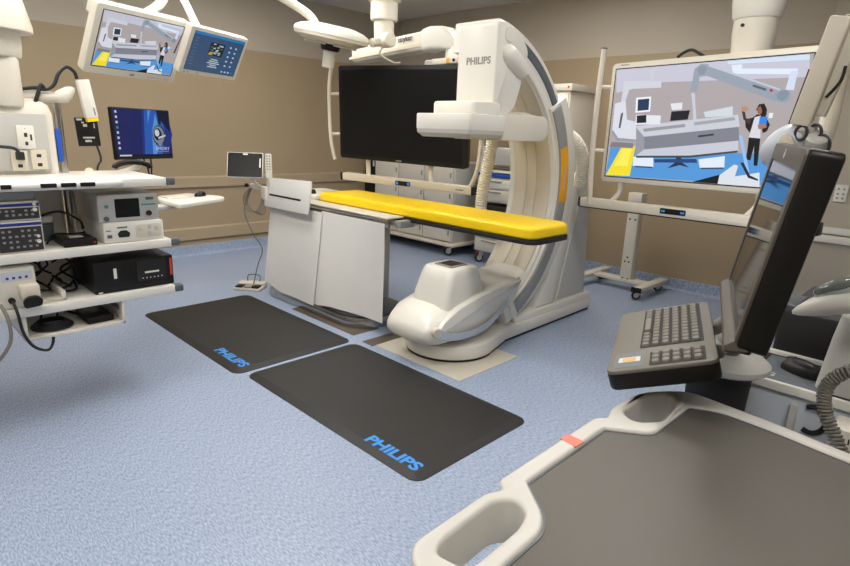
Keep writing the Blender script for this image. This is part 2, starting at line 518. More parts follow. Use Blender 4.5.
# detector head
hx = 2.955
b = nb()
col = rounded([(hx, 1.615), (3.10, 1.61), (3.19, 1.66), (3.235, 1.78), (3.275, 1.92), (3.31, 2.03), (3.20, 2.135), (3.05, 2.185), (hx, 2.172)], [.02, .03, .04, .05, .05, .05, .06, .05, .03])
prism(b, col, -2.66, -2.335, XZ, .022)
obj('detector_column', b, M['white'], t)
b = nb(); text(b, 'PHILIPS', frame((hx - .0005, 2.475, 1.945), (0, -1, 0), (0, 0, 1), (-1, 0, 0)), .046, .20, bold=.035); obj('lettering', b, M['print'], t, flat=True)
b = nb(); cyl(b, (3.075, 2.337, 2.105), (3.075, 2.325, 2.105), .05, seg=28, bev=.004); obj('pivot_cap', b, M['white'], t)
b = nb()
m = aim((3.075, 2.335, 1.99), (.25, 0, -.13)); lathe(b, [(0, -.06), (.03, -.052), (.05, -.03), (.058, 0), (.058, .17), (.045, .2), (0, .21)], m, 20)
obj('drive_cover', b, M['white'], t)
b = nb(); box(b, 2.74, 2.31, 1.60, 3.02, 2.67, 1.69, .016, .04); obj('detector_neck', b, M['white'], t)
b = nb(); box(b, 2.65, 2.255, 1.515, 3.0, 2.72, 1.612, .008, .02, mi=0)
loft(b, [[V((x, y, z)) for x, y in rrect(2.65 + d, 2.255 + d, 3.0 - d, 2.72 - d, .02, 3)] for d, z in ((.03, 1.468), (.004, 1.495), (.002, 1.517))], mi=1)
obj('detector', b, [M['white'], M['wgrey']], t)
b = nb(); prism(b, rounded([(2.98, 1.46), (3.5, 1.46), (3.5, 1.625), (2.98, 1.625)], [.0, .09, .09, .0], 8), -2.68, -2.265, XZ, .012); obj('detector_arm', b, M['white2'], t)
b = nb(); prism(b, rounded([(3.2, 1.475), (3.86, 1.475), (3.86, 1.6), (3.4, 1.66)], .04), -2.66, -2.42, XZ, .01); obj('arm_bracket', b, M['white2'], t)
# tube housing at the foot of the C
def sec(x, y0, y1, z0, z1, e=3.0, n=28):
    cy, cz, hy, hz = (y0 + y1) / 2, (z0 + z1) / 2, (y1 - y0) / 2, (z1 - z0) / 2
    out = []
    for k in range(n):
        a = 2 * PI * k / n; c, s = math.cos(a), math.sin(a)
        out.append(V((x, cy + hy * math.copysign(abs(c) ** (2 / e), c), cz + hz * math.copysign(abs(s) ** (2 / e), s))))
    return out
b = nb()
loft(b, [sec(2.425, 2.40, 2.68, .20, .26), sec(2.44, 2.35, 2.72, .175, .29), sec(2.49, 2.315, 2.75, .15, .335), sec(2.57, 2.30, 2.78, .128, .385), sec(2.7, 2.295, 2.79, .12, .425),
         sec(2.9, 2.295, 2.80, .122, .46), sec(3.05, 2.30, 2.79, .14, .475), sec(3.2, 2.31, 2.78, .2, .485), sec(3.33, 2.33, 2.77, .3, .49), sec(3.45, 2.36, 2.75, .38, .5), sec(3.55, 2.38, 2.72, .42, .52)])
obj('tube_housing', b, M['white'], t, ang=60)
b = nb()
blk = lambda x0, x1, y0, y1, z: [V((x, y, z)) for x, y in rrect(x0, y0, x1, y1, .05, 4)]
loft(b, [blk(2.60, 3.05, 2.335, 2.68, .34), blk(2.62, 3.02, 2.34, 2.67, .45), blk(2.655, 2.985, 2.355, 2.65, .57), blk(2.675, 2.965, 2.365, 2.64, .618), blk(2.69, 2.95, 2.38, 2.625, .63)])
tb = obj('tube_head', b, M['white'], t, ang=50)
b = nb(); box(b, 2.735, 2.42, .629, 2.90, 2.58, .638, .003, .01, mi=0); box(b, 2.755, 2.44, .6375, 2.88, 2.56, .640, 0, 0, mi=1); obj('beam_window', b, [M['print'], M['panel']], tb)
b = nb(); tube(b, [(2.50, 2.30, .262), (2.56, 2.285, .235), (2.68, 2.275, .208), (2.85, 2.272, .205), (3.0, 2.276, .235), (3.14, 2.286, .30), (3.26, 2.297, .38), (3.37, 2.31, .475)], .01, sect=[(.005, .027), (-.005, .027), (-.005, -.027), (.005, -.027)])
obj('bumper_rail', b, M['chrome'], t)
b = nb(); prism(b, rounded([(2.47, .245), (2.55, .325), (2.70, .395), (2.9, .44), (3.12, .468), (3.37, .49), (3.31, .385), (3.16, .27), (2.98, .205), (2.8, .18), (2.62, .19)], .03), -2.42, -2.287, XZ, .014); obj('side_cover', b, M['white'], t)
b = nb(); cyl(b, (2.50, 2.32, .268), (2.488, 2.285, .266), .034, seg=20, bev=.004); obj('bumper_end', b, M['white2'], t)
# lower cover plate with its half-round grip
b = nb(); band(b, .872, .91, -65, -50, 2.40, 2.71, .006, n=10); obj('lower_cover', b, M['white2'], t)
# hoses
b = nb(); hose(b, [(3.86, 2.47, 1.53), (4.03, 2.41, 1.50), (4.13, 2.37, 1.41), (4.20, 2.36, 1.27), (4.23, 2.40, 1.10)], .05); obj('cable_hose', b, M['ribbed'], t)
b = nb(); hose(b, [(3.36, 2.62, 1.53), (3.44, 2.70, 1.47), (3.46, 2.745, 1.27), (3.47, 2.79, 1.08), (3.49, 2.81, .92), (3.58, 2.82, .80), (3.72, 2.78, .73), (3.84, 2.72, .70)], .042); obj('cable_hose', b, M['ribbed'], t)

# ------------------------------------------------------------------ patient table, mattress, drape
t = thing('patient_table', 'long narrow patient table on a floor pedestal running into the scanner', 'patient table', (2.85, 3.7, 0))
b = nb(); prism(b, rounded([(2.84, 1.87), (3.29, 1.87), (3.29, 4.55), (2.84, 4.55)], [.1, .1, .04, .04]), .855, .885, I4, .006); obj('tabletop', b, M['mblack'], t)
b = nb(); prism(b, rounded([(2.835, 3.05), (3.285, 3.05), (3.285, 4.6), (2.835, 4.6)], .03), .80, .856, I4, .008); obj('table_carriage', b, M['white2'], t)
b = nb(); prism(b, rrect(2.70, 3.5, 3.2, 4.5, .08, 5), .09, .81, I4, .015); obj('pedestal', b, M['wgrey'], t)
b = nb(); prism(b, rounded([(2.56, 3.32), (2.70, 3.16), (3.02, 3.16), (3.16, 3.30), (3.16, 4.5), (2.56, 4.5)], .09, 5), .003, .085, I4, .01, 0); prism(b, rounded([(2.59, 3.34), (2.72, 3.19), (3.0, 3.19), (3.14, 3.32), (3.14, 4.48), (2.59, 4.48)], .09, 5), .083, .11, I4, .01, 1)
obj('table_foot', b, [M['steel'], M['dgrey']], t)
b = nb()
for z in (.868, .845): tube(b, [(2.665, 4.45, z), (2.665, 3.02, z)], .008, 8, 0)
box(b, 2.655, 3.0, .825, 2.69, 3.05, .882, .003); obj('side_rail', b, M['steel'], t)
b = nb(); box(b, 2.675, 3.0, .881, 2.84, 4.42, .892, .004); obj('side_ledge', b, M['white2'], t)
b = nb(); box(b, 2.74, 2.93, .82, 2.88, 2.99, .872, .005); obj('rail_end_block', b, M['grey'], t)
b = nb(); prism(b, rrect(2.84, 4.11, 3.28, 4.62, .05), .886, .93, I4, .012); obj('table_end', b, M['white'], t)
b = nb(); lathe(b, [(.02, 0), (.026, .01), (.02, .03), (.008, .04)], Matrix.Translation(V((2.9, 4.24, .93)))); obj('knob', b, M['black'], t)

b = nb()
o = rounded([(2.845, 1.88), (3.29, 1.88), (3.29, 4.1), (2.845, 4.1)], [.09, .09, .06, .06], 7)
prev = None
for d, z in ((.012, .886), (.002, .894), (0, .905), (.004, .93), (.004, .944), (.012, .956), (.03, .964), (.06, .967)):
    r = addring(b, [V((p[0], p[1], z)) for p in offset(o, d)])
    if prev is None: cap(b, r[::-1])
    else: bridge(b, prev, r)
    prev = r
cap(b, prev)
o = obj('mattress', b, M['yellow'], ang=60); tag(o, 'long bright yellow mattress on the patient table', 'mattress')

def sheet(name, ys, top, bot, xf, m, th=.006, nz=14):
    """hanging cloth: rows of points front and back"""
    b = nb(); F = []; K = []
    for j, y in enumerate(ys):
        f = []; k = []
        for i in range(nz + 1):
            s = i / nz; z = top(y) * (1 - s) + bot(y) * s; x = xf(y, s)
            f.append(b.verts.new((x, y, z))); k.append(b.verts.new((x + th, y, z)))
        F.append(f); K.append(k)
    n = len(ys)
    for j in range(n - 1):
        for i in range(nz):
            b.faces.new((F[j][i], F[j + 1][i], F[j + 1][i + 1], F[j][i + 1])); b.faces.new((K[j][i], K[j][i + 1], K[j + 1][i + 1], K[j + 1][i]))
    for j in range(n - 1):
        b.faces.new((F[j][0], K[j][0], K[j + 1][0], F[j + 1][0])); b.faces.new((F[j][nz], F[j + 1][nz], K[j + 1][nz], K[j][nz]))
    for i in range(nz):
        b.faces.new((F[0][i], F[0][i + 1], K[0][i + 1], K[0][i])); b.faces.new((F[-1][i], K[-1][i], K[-1][i + 1], F[-1][i + 1]))
    return obj(name, b, m, ang=70)
def lerp(a, c, k): return a + (c - a) * k
def sstep(a, c, x):
    k = min(1, max(0, (x - a) / (c - a))); return k * k * (3 - 2 * k)
ys = [3.005 + (3.76 - 3.005) * k / 26 for k in range(27)]
o = sheet('lead_drape', ys, lambda y: .852, lambda y: lerp(.108, .122, sstep(3.0, 3.4, y)) - .03 * sstep(3.5, 3.76, y),
          lambda y, s: 2.652 - .085 * sstep(3.0, 3.5, y) * s + .006 * math.sin(y * 9 + s * 3) * s + .012 * math.sin(s * 5 + y * 2) * s * (1 - s), M['drape'])
tag(o, 'right-hand white lead drape hanging from the table side rail', 'lead drape', 'lead drapes of the table')
ys = [3.74 + (4.52 - 3.74) * k / 20 for k in range(21)]
o = sheet('lead_drape', ys, lambda y: .84, lambda y: .085 + .05 * sstep(4.2, 4.52, y),
          lambda y, s: 2.642 - .095 * s + .006 * math.sin(y * 11 + 1) * s, M['drape'])
tag(o, 'left-hand white lead drape under the slotted panel, beside the pedal', 'lead drape', 'lead drapes of the table')
# slotted upper shield
t = thing('radiation_shield_panel', 'white upright shield panel with a black slot at the table foot', 'shield panel', (2.60, 4.16, .80))
pm = frame((2.585, 4.16, .93), (0, -1, 0), V((.12, 0, 1)).normalized(), V((-1, 0, .12)).normalized())
b = nb(); prism(b, rounded([(-.345, -.12), (.325, -.115), (.335, .02), (.335, .155), (-.335, .13), (-.345, .0)], .02), -.008, .008, pm, .005); obj('panel', b, M['drape'], t)
b = nb(); prism(b, rrect(-.27, -.018, .215, -.002, .006), .0075, .0095, pm); obj('slot', b, M['mblack'], t)
b = nb(); box(b, 2.585, 4.0, .845, 2.72, 4.04, .865, .003); obj('bracket', b, M['steel'], t)

# ------------------------------------------------------------------ table-side tablet, remote, pedal
t = thing('tablet_monitor', 'small black touch tablet with silver frame clamped at the table end', 'tablet', (2.60, 4.56, .86))
tm = frame((2.43, 4.56, 1.165), V((.784, -.621, -.006)), V((.235, .288, .928)), V((-.575, -.729, .372)))
b = nb(); prism(b, rrect(-.15, -.112, .15, .112, .012), -.022, 0, tm, .004); obj('casing', b, M['silver'], t)
b = nb(); prism(b, rrect(-.143, -.105, .143, .105, .008), -.001, .002, tm); obj('display', b, M['screen'], t)
b = nb(); prism(b, rrect(-.02, .088, .02, .1, .003), .0021, .003, tm); prism(b, rrect(.118, -.02, .13, .06, .003), .0021, .003, tm); obj('sticker', b, M['white'], t)
b = nb(); tube(b, [tm @ V((.02, -.02, -.02)), tm @ V((.05, -.06, -.05)), (2.52, 4.58, 1.02), (2.58, 4.54, .96)], .014); tube(b, [(2.5, 4.62, .985), (2.6, 4.54, .96), (2.66, 4.48, .95), (2.7, 4.44, .9)], .02)
box(b, 2.56, 4.46, .86, 2.68, 4.56, .98, .012); obj('clamp_arm', b, M['white2'], t)
b = nb(); lathe(b, [(.012, 0), (.018, .012), (.014, .03)], aim((2.49, 4.63, .985), (-.4, .4, 0))); obj('knob', b, M['black'], t)
b = nb()
for k in range(5):
    w = .05 + .012 * k
    tube(b, [(2.52, 4.62, .97), (2.46 + .008 * k, 4.66, .9 - .02 * k), (2.47 + .02 * k, 4.66 - .02 * k, .78 - .012 * k), (2.53 + .01 * k, 4.58 - .02 * k, .76), (2.56 + .006 * k, 4.52, .88)], .004, 6)
tube(b, [(2.5, 4.63, .95), (2.47, 4.68, .75), (2.53, 4.66, .55), (2.60, 4.63, .4), (2.58, 4.68, .25), (2.56, 4.72, .10), (2.56, 4.74, .055)], .005, 6)
obj('cable', b, M['gcable'], t)
t = thing('remote_control', 'white handheld remote control with buttons upright beside the tablet', 'remote control', (2.58, 4.43, 1.0))
rm = frame((2.585, 4.44, 1.16), V((.784, -.621, 0)), V((.0, .0, 1)), V((-.621, -.784, 0)))
b = nb(); prism(b, rrect(-.027, -.105, .027, .105, .014), -.012, .012, rm, .005); obj('casing', b, M['white'], t)
b = nb()
for i in range(6):
    for j in (-1, 1): prism(b, rrect(j * .011 - .006, .085 - i * .022 - .006, j * .011 + .006, .085 - i * .022 + .006, .002), .0119, .0135, rm)
obj('button_pad', b, M['grey'], t)
b = nb(); box(b, 2.575, 4.43, .96, 2.605, 4.455, 1.062, .004); obj('holder', b, M['white2'], t)

t = thing('foot_pedal', 'white foot pedal with black treads on the floor beside the table', 'foot pedal', (2.55, 4.78, 0))
fm = Matrix.Translation(V((2.55, 4.78, 0))) @ Matrix.Rotation(-.9, 4, 'Z')
b = nb(); prism(b, rrect(-.13, -.10, .13, .10, .02), .001, .028, fm, .008); prism(b, rrect(-.13, .0, .13, .10, .02), .02, .055, fm, .012); obj('base', b, M['white2'], t)
for k in (-.078, 0, .078):
    b = nb(); prism(b, rrect(k - .034, -.098, k + .034, -.008, .008), .0, .014, fm @ Matrix.Translation(V((0, 0, .029))), .004); obj('tread', b, M['black'] if k else M['print'], t)
b = nb(); tube(b, [fm @ V((-.05, .06, .04)), fm @ V((-.05, .075, .11)), fm @ V((.06, .075, .11)), fm @ V((.06, .06, .04))], .005, 8, 5); obj('wire_handle', b, M['dgrey'], t)

# ------------------------------------------------------------------ big suspended displays
PICT = {
"ceil":[(-0.633,0.400),(0.603,0.380),(0.626,0.252),(-0.267,0.272),(-0.609,0.217)],
"floor":[(-0.607,-0.169),(-0.406,-0.173),(0.431,-0.179),(0.703,-0.191),(0.733,-0.362),(-0.645,-0.380)],
"yellow":[(-0.515,-0.163),(-0.404,-0.158),(-0.422,-0.367),(-0.622,-0.373)],
"mtop":[(-0.417,-0.016),(0.270,0.053),(0.290,-0.020),(-0.345,-0.089),(-0.387,-0.163)],
"mfront":[(-0.345,-0.089),(0.285,-0.020),(0.299,-0.103),(-0.333,-0.176)],
"mside":[(-0.416,-0.026),(-0.345,-0.089),(-0.333,-0.176),(-0.395,-0.224)],
"mlow":[(-0.395,-0.224),(-0.333,-0.176),(-0.038,-0.144),(0.295,-0.103),(0.305,-0.164),(0.007,-0.207)],
"arm":[(-0.054,0.202),(-0.049,0.341),(-0.010,0.371),(0.042,0.364),(0.486,0.194),(0.544,0.177),(0.545,0.133),(0.520,0.115),(0.469,0.125),(0.036,0.296),(-0.006,0.290),(-0.010,0.200)],
"armlight":[(0.156,0.374),(0.605,0.373),(0.610,0.345),(0.159,0.355)],
"armbar":[(0.183,0.348),(0.246,0.348),(0.250,0.324),(0.557,0.302),(0.563,0.270),(0.200,0.296)],
"armv":[(0.522,0.290),(0.559,0.292),(0.557,0.184),(0.512,0.189)],
"pole":[(-0.048,0.194),(-0.024,0.193),(-0.007,0.110),(0.029,-0.041),(0.002,-0.050),(-0.022,0.093)],
"lboom":[(-0.554,0.296),(-0.269,0.280),(-0.263,0.237),(-0.504,0.239),(-0.525,0.159),(-0.561,0.151)],
"lcol":[(-0.367,0.355),(-0.328,0.358),(-0.327,0.283),(-0.351,0.285)],
"tower":[(-0.610,0.143),(-0.525,0.159),(-0.497,0.030),(-0.421,0.011),(-0.405,-0.108),(-0.556,-0.101),(-0.608,-0.045)],
"m1":[(-0.444,0.178),(-0.329,0.182),(-0.323,0.082),(-0.436,0.075)],
"m1i":[(-0.428,0.165),(-0.341,0.169),(-0.336,0.093),(-0.421,0.087)],
"m2":[(-0.428,0.062),(-0.240,0.054),(-0.236,-0.004),(-0.425,-0.007)],
"m2i":[(-0.421,0.056),(-0.348,0.059),(-0.342,0.007),(-0.416,0.004)],
"dm":[(-0.167,0.079),(-0.040,0.085),(-0.046,0.026),(-0.168,0.017)],
"wm":[(-0.181,0.131),(-0.098,0.135),(-0.095,0.091),(-0.165,0.088)],
"wm2":[(0.053,0.072),(0.230,0.104),(0.239,0.048),(0.067,0.039)],
"hair":[(0.370,0.082),(0.381,0.111),(0.410,0.115),(0.431,0.081),(0.433,0.046),(0.407,0.038)],
"face":[(0.375,0.091),(0.393,0.100),(0.406,0.072),(0.402,0.052),(0.384,0.056)],
"coat":[(0.316,0.024),(0.358,0.034),(0.381,0.053),(0.427,0.046),(0.462,-0.008),(0.451,-0.046),(0.429,-0.057),(0.406,0.023),(0.371,0.023),(0.356,-0.055),(0.326,-0.023)],
"arm2":[(0.287,0.079),(0.303,0.083),(0.321,0.030),(0.355,0.027),(0.342,-0.005),(0.306,0.024)],
"hand":[(0.282,0.100),(0.309,0.102),(0.331,0.083),(0.307,0.068),(0.287,0.074)],
"blouse":[(0.369,0.036),(0.402,0.045),(0.422,-0.088),(0.355,-0.083)],
"folder":[(0.398,0.039),(0.441,0.038),(0.443,-0.023),(0.399,-0.031)],
"hand2":[(0.392,-0.011),(0.438,-0.002),(0.447,-0.023),(0.408,-0.036)],
"pants":[(0.355,-0.083),(0.422,-0.088),(0.430,-0.223),(0.431,-0.250),(0.410,-0.250),(0.394,-0.133),(0.386,-0.220),(0.360,-0.214)],
"cart1":[(-0.409,-0.229),(-0.256,-0.219),(-0.246,-0.295),(-0.407,-0.294)],
"cart2":[(0.064,-0.227),(0.230,-0.200),(0.238,-0.272),(0.081,-0.281)],
"stool":[(-0.143,-0.297),(-0.087,-0.251),(-0.092,-0.216),(-0.055,-0.214),(-0.050,-0.249),(0.012,-0.284),(-0.056,-0.271)],
"eq":[(0.216,-0.320),(0.295,-0.249),(0.320,-0.256),(0.311,-0.322),(0.450,-0.289),(0.465,-0.376),(0.208,-0.376)],
"tri":[(0.043,-0.376),(0.215,-0.317),(0.212,-0.376)],
"blue":[(0.295,-0.071),(0.314,-0.071),(0.392,-0.292),(0.374,-0.297)],
"rack":[(0.612,0.296),(0.622,0.295),(0.585,-0.023),(0.555,-0.023)],
"slot":[(-0.36,-0.035),(-0.06,-0.002),(-0.055,-0.022),(-0.35,-0.055)],"slot2":[(0.0,0.008),(0.25,0.038),(0.26,0.02),(0.005,-0.012)],
"joint":[(0.47,0.165),(0.49,0.185),(0.52,0.187),(0.537,0.165),(0.53,0.14),(0.505,0.125),(0.478,0.138)],"joint2":[(-0.03,0.335),(-0.01,0.36),(0.02,0.358),(0.035,0.335),(0.02,0.305),(-0.012,0.305)],
"armmark":[(0.33,0.228),(0.41,0.199),(0.407,0.186),(0.328,0.215)],"armred":[(0.43,0.198),(0.446,0.192),(0.443,0.178),(0.428,0.184)],
"armedge":[(0.042,0.364),(0.486,0.194),(0.484,0.184),(0.04,0.352)],"machmark":[(0.04,-0.075),(0.14,-0.062),(0.14,-0.074),(0.04,-0.088)],
"underside":[(-0.39,-0.222),(0.005,-0.205),(0.303,-0.163),(0.305,-0.175),(0.007,-0.219),(-0.385,-0.236)],"shade":[(-0.25,-0.24),(0.05,-0.225),(0.06,-0.25),(-0.24,-0.262)],
"wheels":[(-0.39,-0.292),(-0.25,-0.292),(-0.25,-0.302),(-0.39,-0.302)],"wheels2":[(0.09,-0.28),(0.235,-0.27),(0.235,-0.28),(0.09,-0.29)],
"switch":[(0.447,0.06),(0.47,0.06),(0.47,0.03),(0.447,0.03)],"toweredge":[(-0.6,-0.045),(-0.55,-0.1),(-0.41,-0.108),(-0.41,-0.125),(-0.56,-0.12),(-0.61,-0.06)],
"cables":[(-0.55,0.07),(-0.53,0.08),(-0.54,-0.03),(-0.555,-0.03)],"headwall":[(-0.60,-0.13),(-0.42,-0.135),(-0.42,-0.17),(-0.61,-0.168)],
"yellowlight":[(-0.50,-0.175),(-0.43,-0.172),(-0.45,-0.30),(-0.56,-0.30)],"hose":[(0.33,-0.235),(0.35,-0.235),(0.40,-0.31),(0.45,-0.33),(0.45,-0.34),(0.39,-0.325)],
}
PCOL = dict(ceil=(196, 196, 212), floor=(84, 150, 214), yellow=(240, 220, 50), mtop=(200, 203, 212), mfront=(128, 130, 142), mside=(150, 152, 162), mlow=(196, 200, 212),
            arm=(150, 160, 174), armlight=(206, 222, 240), armbar=(222, 232, 246), armv=(206, 220, 240), pole=(196, 202, 212), lboom=(206, 208, 218), lcol=(200, 202, 212), tower=(216, 218, 228),
            m1=(236, 238, 244), m1i=(40, 58, 90), m2=(226, 228, 234), m2i=(34, 36, 44), dm=(28, 28, 34), wm=(224, 226, 234), wm2=(206, 214, 222), hair=(30, 22, 22), face=(150, 100, 80), coat=(32, 30, 34),
            arm2=(70, 52, 50), hand=(186, 140, 110), blouse=(214, 214, 222), folder=(54, 134, 226), hand2=(170, 116, 92), pants=(24, 24, 28), cart1=(222, 232, 246), cart2=(222, 232, 246), stool=(44, 50, 70),
            eq=(216, 222, 232), tri=(18, 20, 30), blue=(150, 190, 240), rack=(70, 50, 44), slot=(150, 152, 160), slot2=(160, 162, 170), joint=(132, 144, 158), joint2=(136, 146, 160), armmark=(90, 98, 110), armred=(180, 40, 50), armedge=(190, 198, 208), machmark=(60, 60, 70), underside=(70, 74, 86), shade=(40, 70, 120), wheels=(60, 74, 100), wheels2=(60, 74, 100), switch=(230, 230, 234), toweredge=(150, 154, 168), cables=(90, 90, 96), headwall=(128, 124, 132), yellowlight=(250, 234, 90), hose=(40, 44, 56))
def picture(m, w, h, parent, z, gain=1.0):
    """live camera view shown on a lit screen, w x h, centred on frame m"""
    b = nb(); mats = [gl(172, 164, 166, gain)]
    poly(b, [(-w / 2, -h / 2), (w / 2, -h / 2), (w / 2, h / 2), (-w / 2, h / 2)], m, z)
    sx = w / 1.255; sy = h / .755
    cl = lambda a, l: max(-l, min(l, a))
    for i, k in enumerate(PICT):
        mats.append(gl(*PCOL[k], gain))
        pts = [(cl(p[0] * sx, w / 2), cl(p[1] * sy, h / 2)) for p in PICT[k]]
        poly(b, pts, m, z + .00008 * (i + 1), i + 1)
    for f in b.faces:
        f.normal_update()
        if f.normal.dot(m.to_3x3() @ V((0, 0, 1))) < 0: f.normal_flip()
    return obj('lit_screen', b, mats, parent, flat=True)

def HB(m, u0, u1, vs, w, h):
    for v in vs:
        b = nb(); tube(b, [m @ V((u0, v, w)), m @ V((u1, v, -.035))], .013, 8, 0); obj('handle_bracket', b, M['white2'], h)
# --- black (switched-off) display behind the table
def ladder(bm, m, u, v0, v1, r=.018): tube(bm, [m @ V((u, v0, .05)), m @ V((u, v1, .05))], r, 12, 0)
bmx = frame((3.405, 3.697, 1.623), V((.209, -.978, -.019)), V((-.053, -.031, .998)), V((-.977, -.207, -.058)))
t = thing('wall_display', 'wide switched-off black screen hung behind the yellow table', 'display screen', (3.9, 3.8, ZC))
b = nb(); prism(b, rrect(-.665, -.4, .665, .4, .025, 5), -.07, 0, bmx, .006); obj('bezel', b, M['black'], t)
b = nb(); prism(b, rrect(-.63, -.365, .63, .365, .006), -.001, .001, bmx); obj('screen', b, M['screen'], t)
b = nb(); prism(b, rrect(-.03, -.388, .03, -.378, .002), 0, .001, bmx); obj('maker_plate', b, M['print'], t)
b = nb(); prism(b, rrect(-.63, -.60, .735, -.535, .008), -.05, .02, bmx, .006); rl = obj('control_rail', b, M['cream'], t)
b = nb(); prism(b, rrect(-.02, -.59, .14, -.55, .01), .0195, .023, bmx, mi=0)
for u in (.0, .12): prism(b, rrect(u - .012, -.582, u + .012, -.558, .004), .0225, .024, bmx, mi=1)
obj('button_panel', b, [M['black'], gl(60, 150, 230, .8)], rl)
for u in (.735, -.652):
    b = nb(); prism(b, rrect(u, -.603, u + .025, -.532, .008), -.053, .023, bmx, .003); obj('end_cap', b, M['black'], rl)
b = nb(); text(b, 'stryker', frame(bmx @ V((.63, -.567, .0203)), bmx.to_3x3() @ V((1, 0, 0)), bmx.to_3x3() @ V((0, 1, 0)), bmx.to_3x3() @ V((0, 0, 1))), .02, .08, bold=.02); obj('lettering', b, M['black'], rl, flat=True)
for u in (-.38, .3):
    b = nb(); tube(b, [bmx @ V((u, -.37, -.05)), bmx @ V((u, -.47, -.055)), bmx @ V((u + .02, -.55, -.03))], .022, 10); obj('rail_bracket', b, M['cream'], t)
b = nb(); tube(b, [bmx @ V(p) for p in ((-.715, .42, .02), (-.737, .25, .04), (-.742, .0, .045), (-.735, -.25, .04), (-.715, -.42, .02))], .017, 12)
h = obj('grab_handle', b, M['white2'], t)
HB(bmx, -.735, -.66, (.16, -.19), .04, h)
b = nb(); tube(b, [bmx @ V(p) for p in ((.80, .40, .02), (.82, .15, .03), (.812, -.15, .03), (.785, -.38, .02), (.72, -.52, -.01), (.68, -.56, -.015))], .018, 12); h = obj('grab_handle', b, M['white2'], t)
HB(bmx, .815, .66, (.2, -.1), .03, h)
# its ceiling boom
b = nb(); cyl(b, (3.72, 4.27, ZC), (3.72, 4.27, 2.62), .16, .15, bev=.01); cyl(b, (3.72, 4.27, 2.64), (3.72, 4.27, 2.46), .125, .125, bev=.01); cyl(b, (3.72, 4.27, 2.47), (3.72, 4.27, 2.2), .095, .085); obj('ceiling_column', b, M['white2'], t)
arm0, arm1 = V((3.70, 4.36, 2.2)), V((3.62, 3.30, 2.24))
am = aim(arm0, arm1 - arm0); L = (arm1 - arm0).length
b = nb(); loft(b, [[am @ V((x * s, y * s2, z)) for x, y in rrect(-.08, -.075, .08, .075, .02, 3)] for s, s2, z in ((.8, .8, -.3), (1, 1, -.25), (1, 1, L * .72))]); bx = obj('spring_arm', b, M['white2'], t)
b = nb(); text(b, 'stryker', frame(V((3.569, 3.82, 2.252)), V((-.075, -1, .04)).normalized(), (0, .04, 1), (-1, 0.075, 0)), .055, .2, bold=.02); obj('lettering', b, M['black'], bx, flat=True)
b = nb(); prism(b, rrect(-.82, -.012, .3, .012, .004), 0, .004, frame(V((3.577, 3.86, 2.185)), V((-.075, -1, .04)).normalized(), (0, .04, 1), (-1, 0.075, 0))); obj('arm_trim', b, M['cream'], bx)
b = nb(); loft(b, [[am @ V((x * s, y * s2 + dy, z)) for x, y in rrect(-.09, -.09, .09, .09, .03, 4)] for s, s2, dy, z in ((1, 1, 0, L * .72), (1, 1, .01, L * .8), (1, .95, 0, L * .92), (.85, .75, -.03, L * 1.0), (.6, .45, -.06, L * 1.05))]); obj('elbow_cover', b, M['white'], t)
b = nb()
cyl(b, (3.63, 3.33, 2.18), (3.63, 3.33, 2.04), .05)
loft(b, [[V((x, y, z)) for x, y in rrect(3.50 + d, 3.05 + d, 3.72 - d, 3.28 - d, .05, 4)] for d, z in ((0, 2.06), (0, 2.12), (.02, 2.15), (.06, 2.165))])
obj('tilt_head', b, M['white'], t)
b = nb(); box(b, 3.49, 3.06, 2.02, 3.72, 3.42, 2.065, .006, mi=0)
for y in (3.10, 3.22): box(b, 3.484, y, 2.028, 3.492, y + .03, 2.06, 0, 0, mi=1)
cyl(b, (3.493, 3.175, 2.044), (3.485, 3.175, 2.044), .012, mi=2)
obj('mount_plate', b, [M['white2'], M['orange'], M['black']], t)
b = nb(); prism(b, rrect(.2, .1, .6, .44, .02), -.13, -.068, bmx, .008); obj('mount_bracket', b, M['wgrey'], t)

# --- right display with the live picture
rmx = frame((3.996, 1.472, 1.614), V((-.109, -.994, .016)), V((.011, .015, 1.0)), V((-.994, .110, .009)))
t = thing('wall_display', 'white-framed lit screen on the right showing an operating room and a person', 'display screen', (4.1, 1.3, ZC))
b = nb(); prism(b, rrect(-.665, -.42, .665, .42, .03, 5), -.075, 0, rmx, .008); obj('bezel', b, M['white2'], t)
b = nb(); prism(b, rrect(-.635, -.385, .635, .385, .006), -.001, .0008, rmx); obj('screen_surround', b, M['mblack'], t)
picture(rmx, 1.255, .755, t, .0012, 1.05)
b = nb(); text(b, 'stryker', rmx @ Matrix.Translation(V((-.56, .405, .0003))), .014, .07, bold=.02); obj('lettering', b, M['dgrey'], t, flat=True)
b = nb(); prism(b, rrect(-.82, -.625, .80, -.555, .008), -.05, .02, rmx, .006); rl = obj('control_rail', b, M['white2'], t)
b = nb(); prism(b, rrect(-.145, -.606, .04, -.568, .01), .0195, .023, rmx, mi=0)
for u in (-.13, -.115, .01, .025): prism(b, rrect(u - .006, -.595, u + .006, -.58, .004), .0225, .024, rmx, mi=1)
obj('button_panel', b, [M['black'], gl(60, 150, 230, .8)], rl)
for u in (-.835, .8):
    b = nb(); prism(b, rrect(u, -.628, u + .02, -.552, .008), -.055, .023, rmx, .003); obj('end_cap', b, M['black'], rl)
b = nb(); prism(b, rrect(-.82, -.632, .80, -.6245, .002), -.05, .018, rmx); obj('rail_gasket', b, M['black'], rl)
for u in (-.52, .45):
    b = nb(); tube(b, [rmx @ V((u, -.40, -.04)), rmx @ V((u, -.49, -.05)), rmx @ V((u - .05, -.575, -.02))], .02, 10); obj('rail_bracket', b, M['white2'], t)
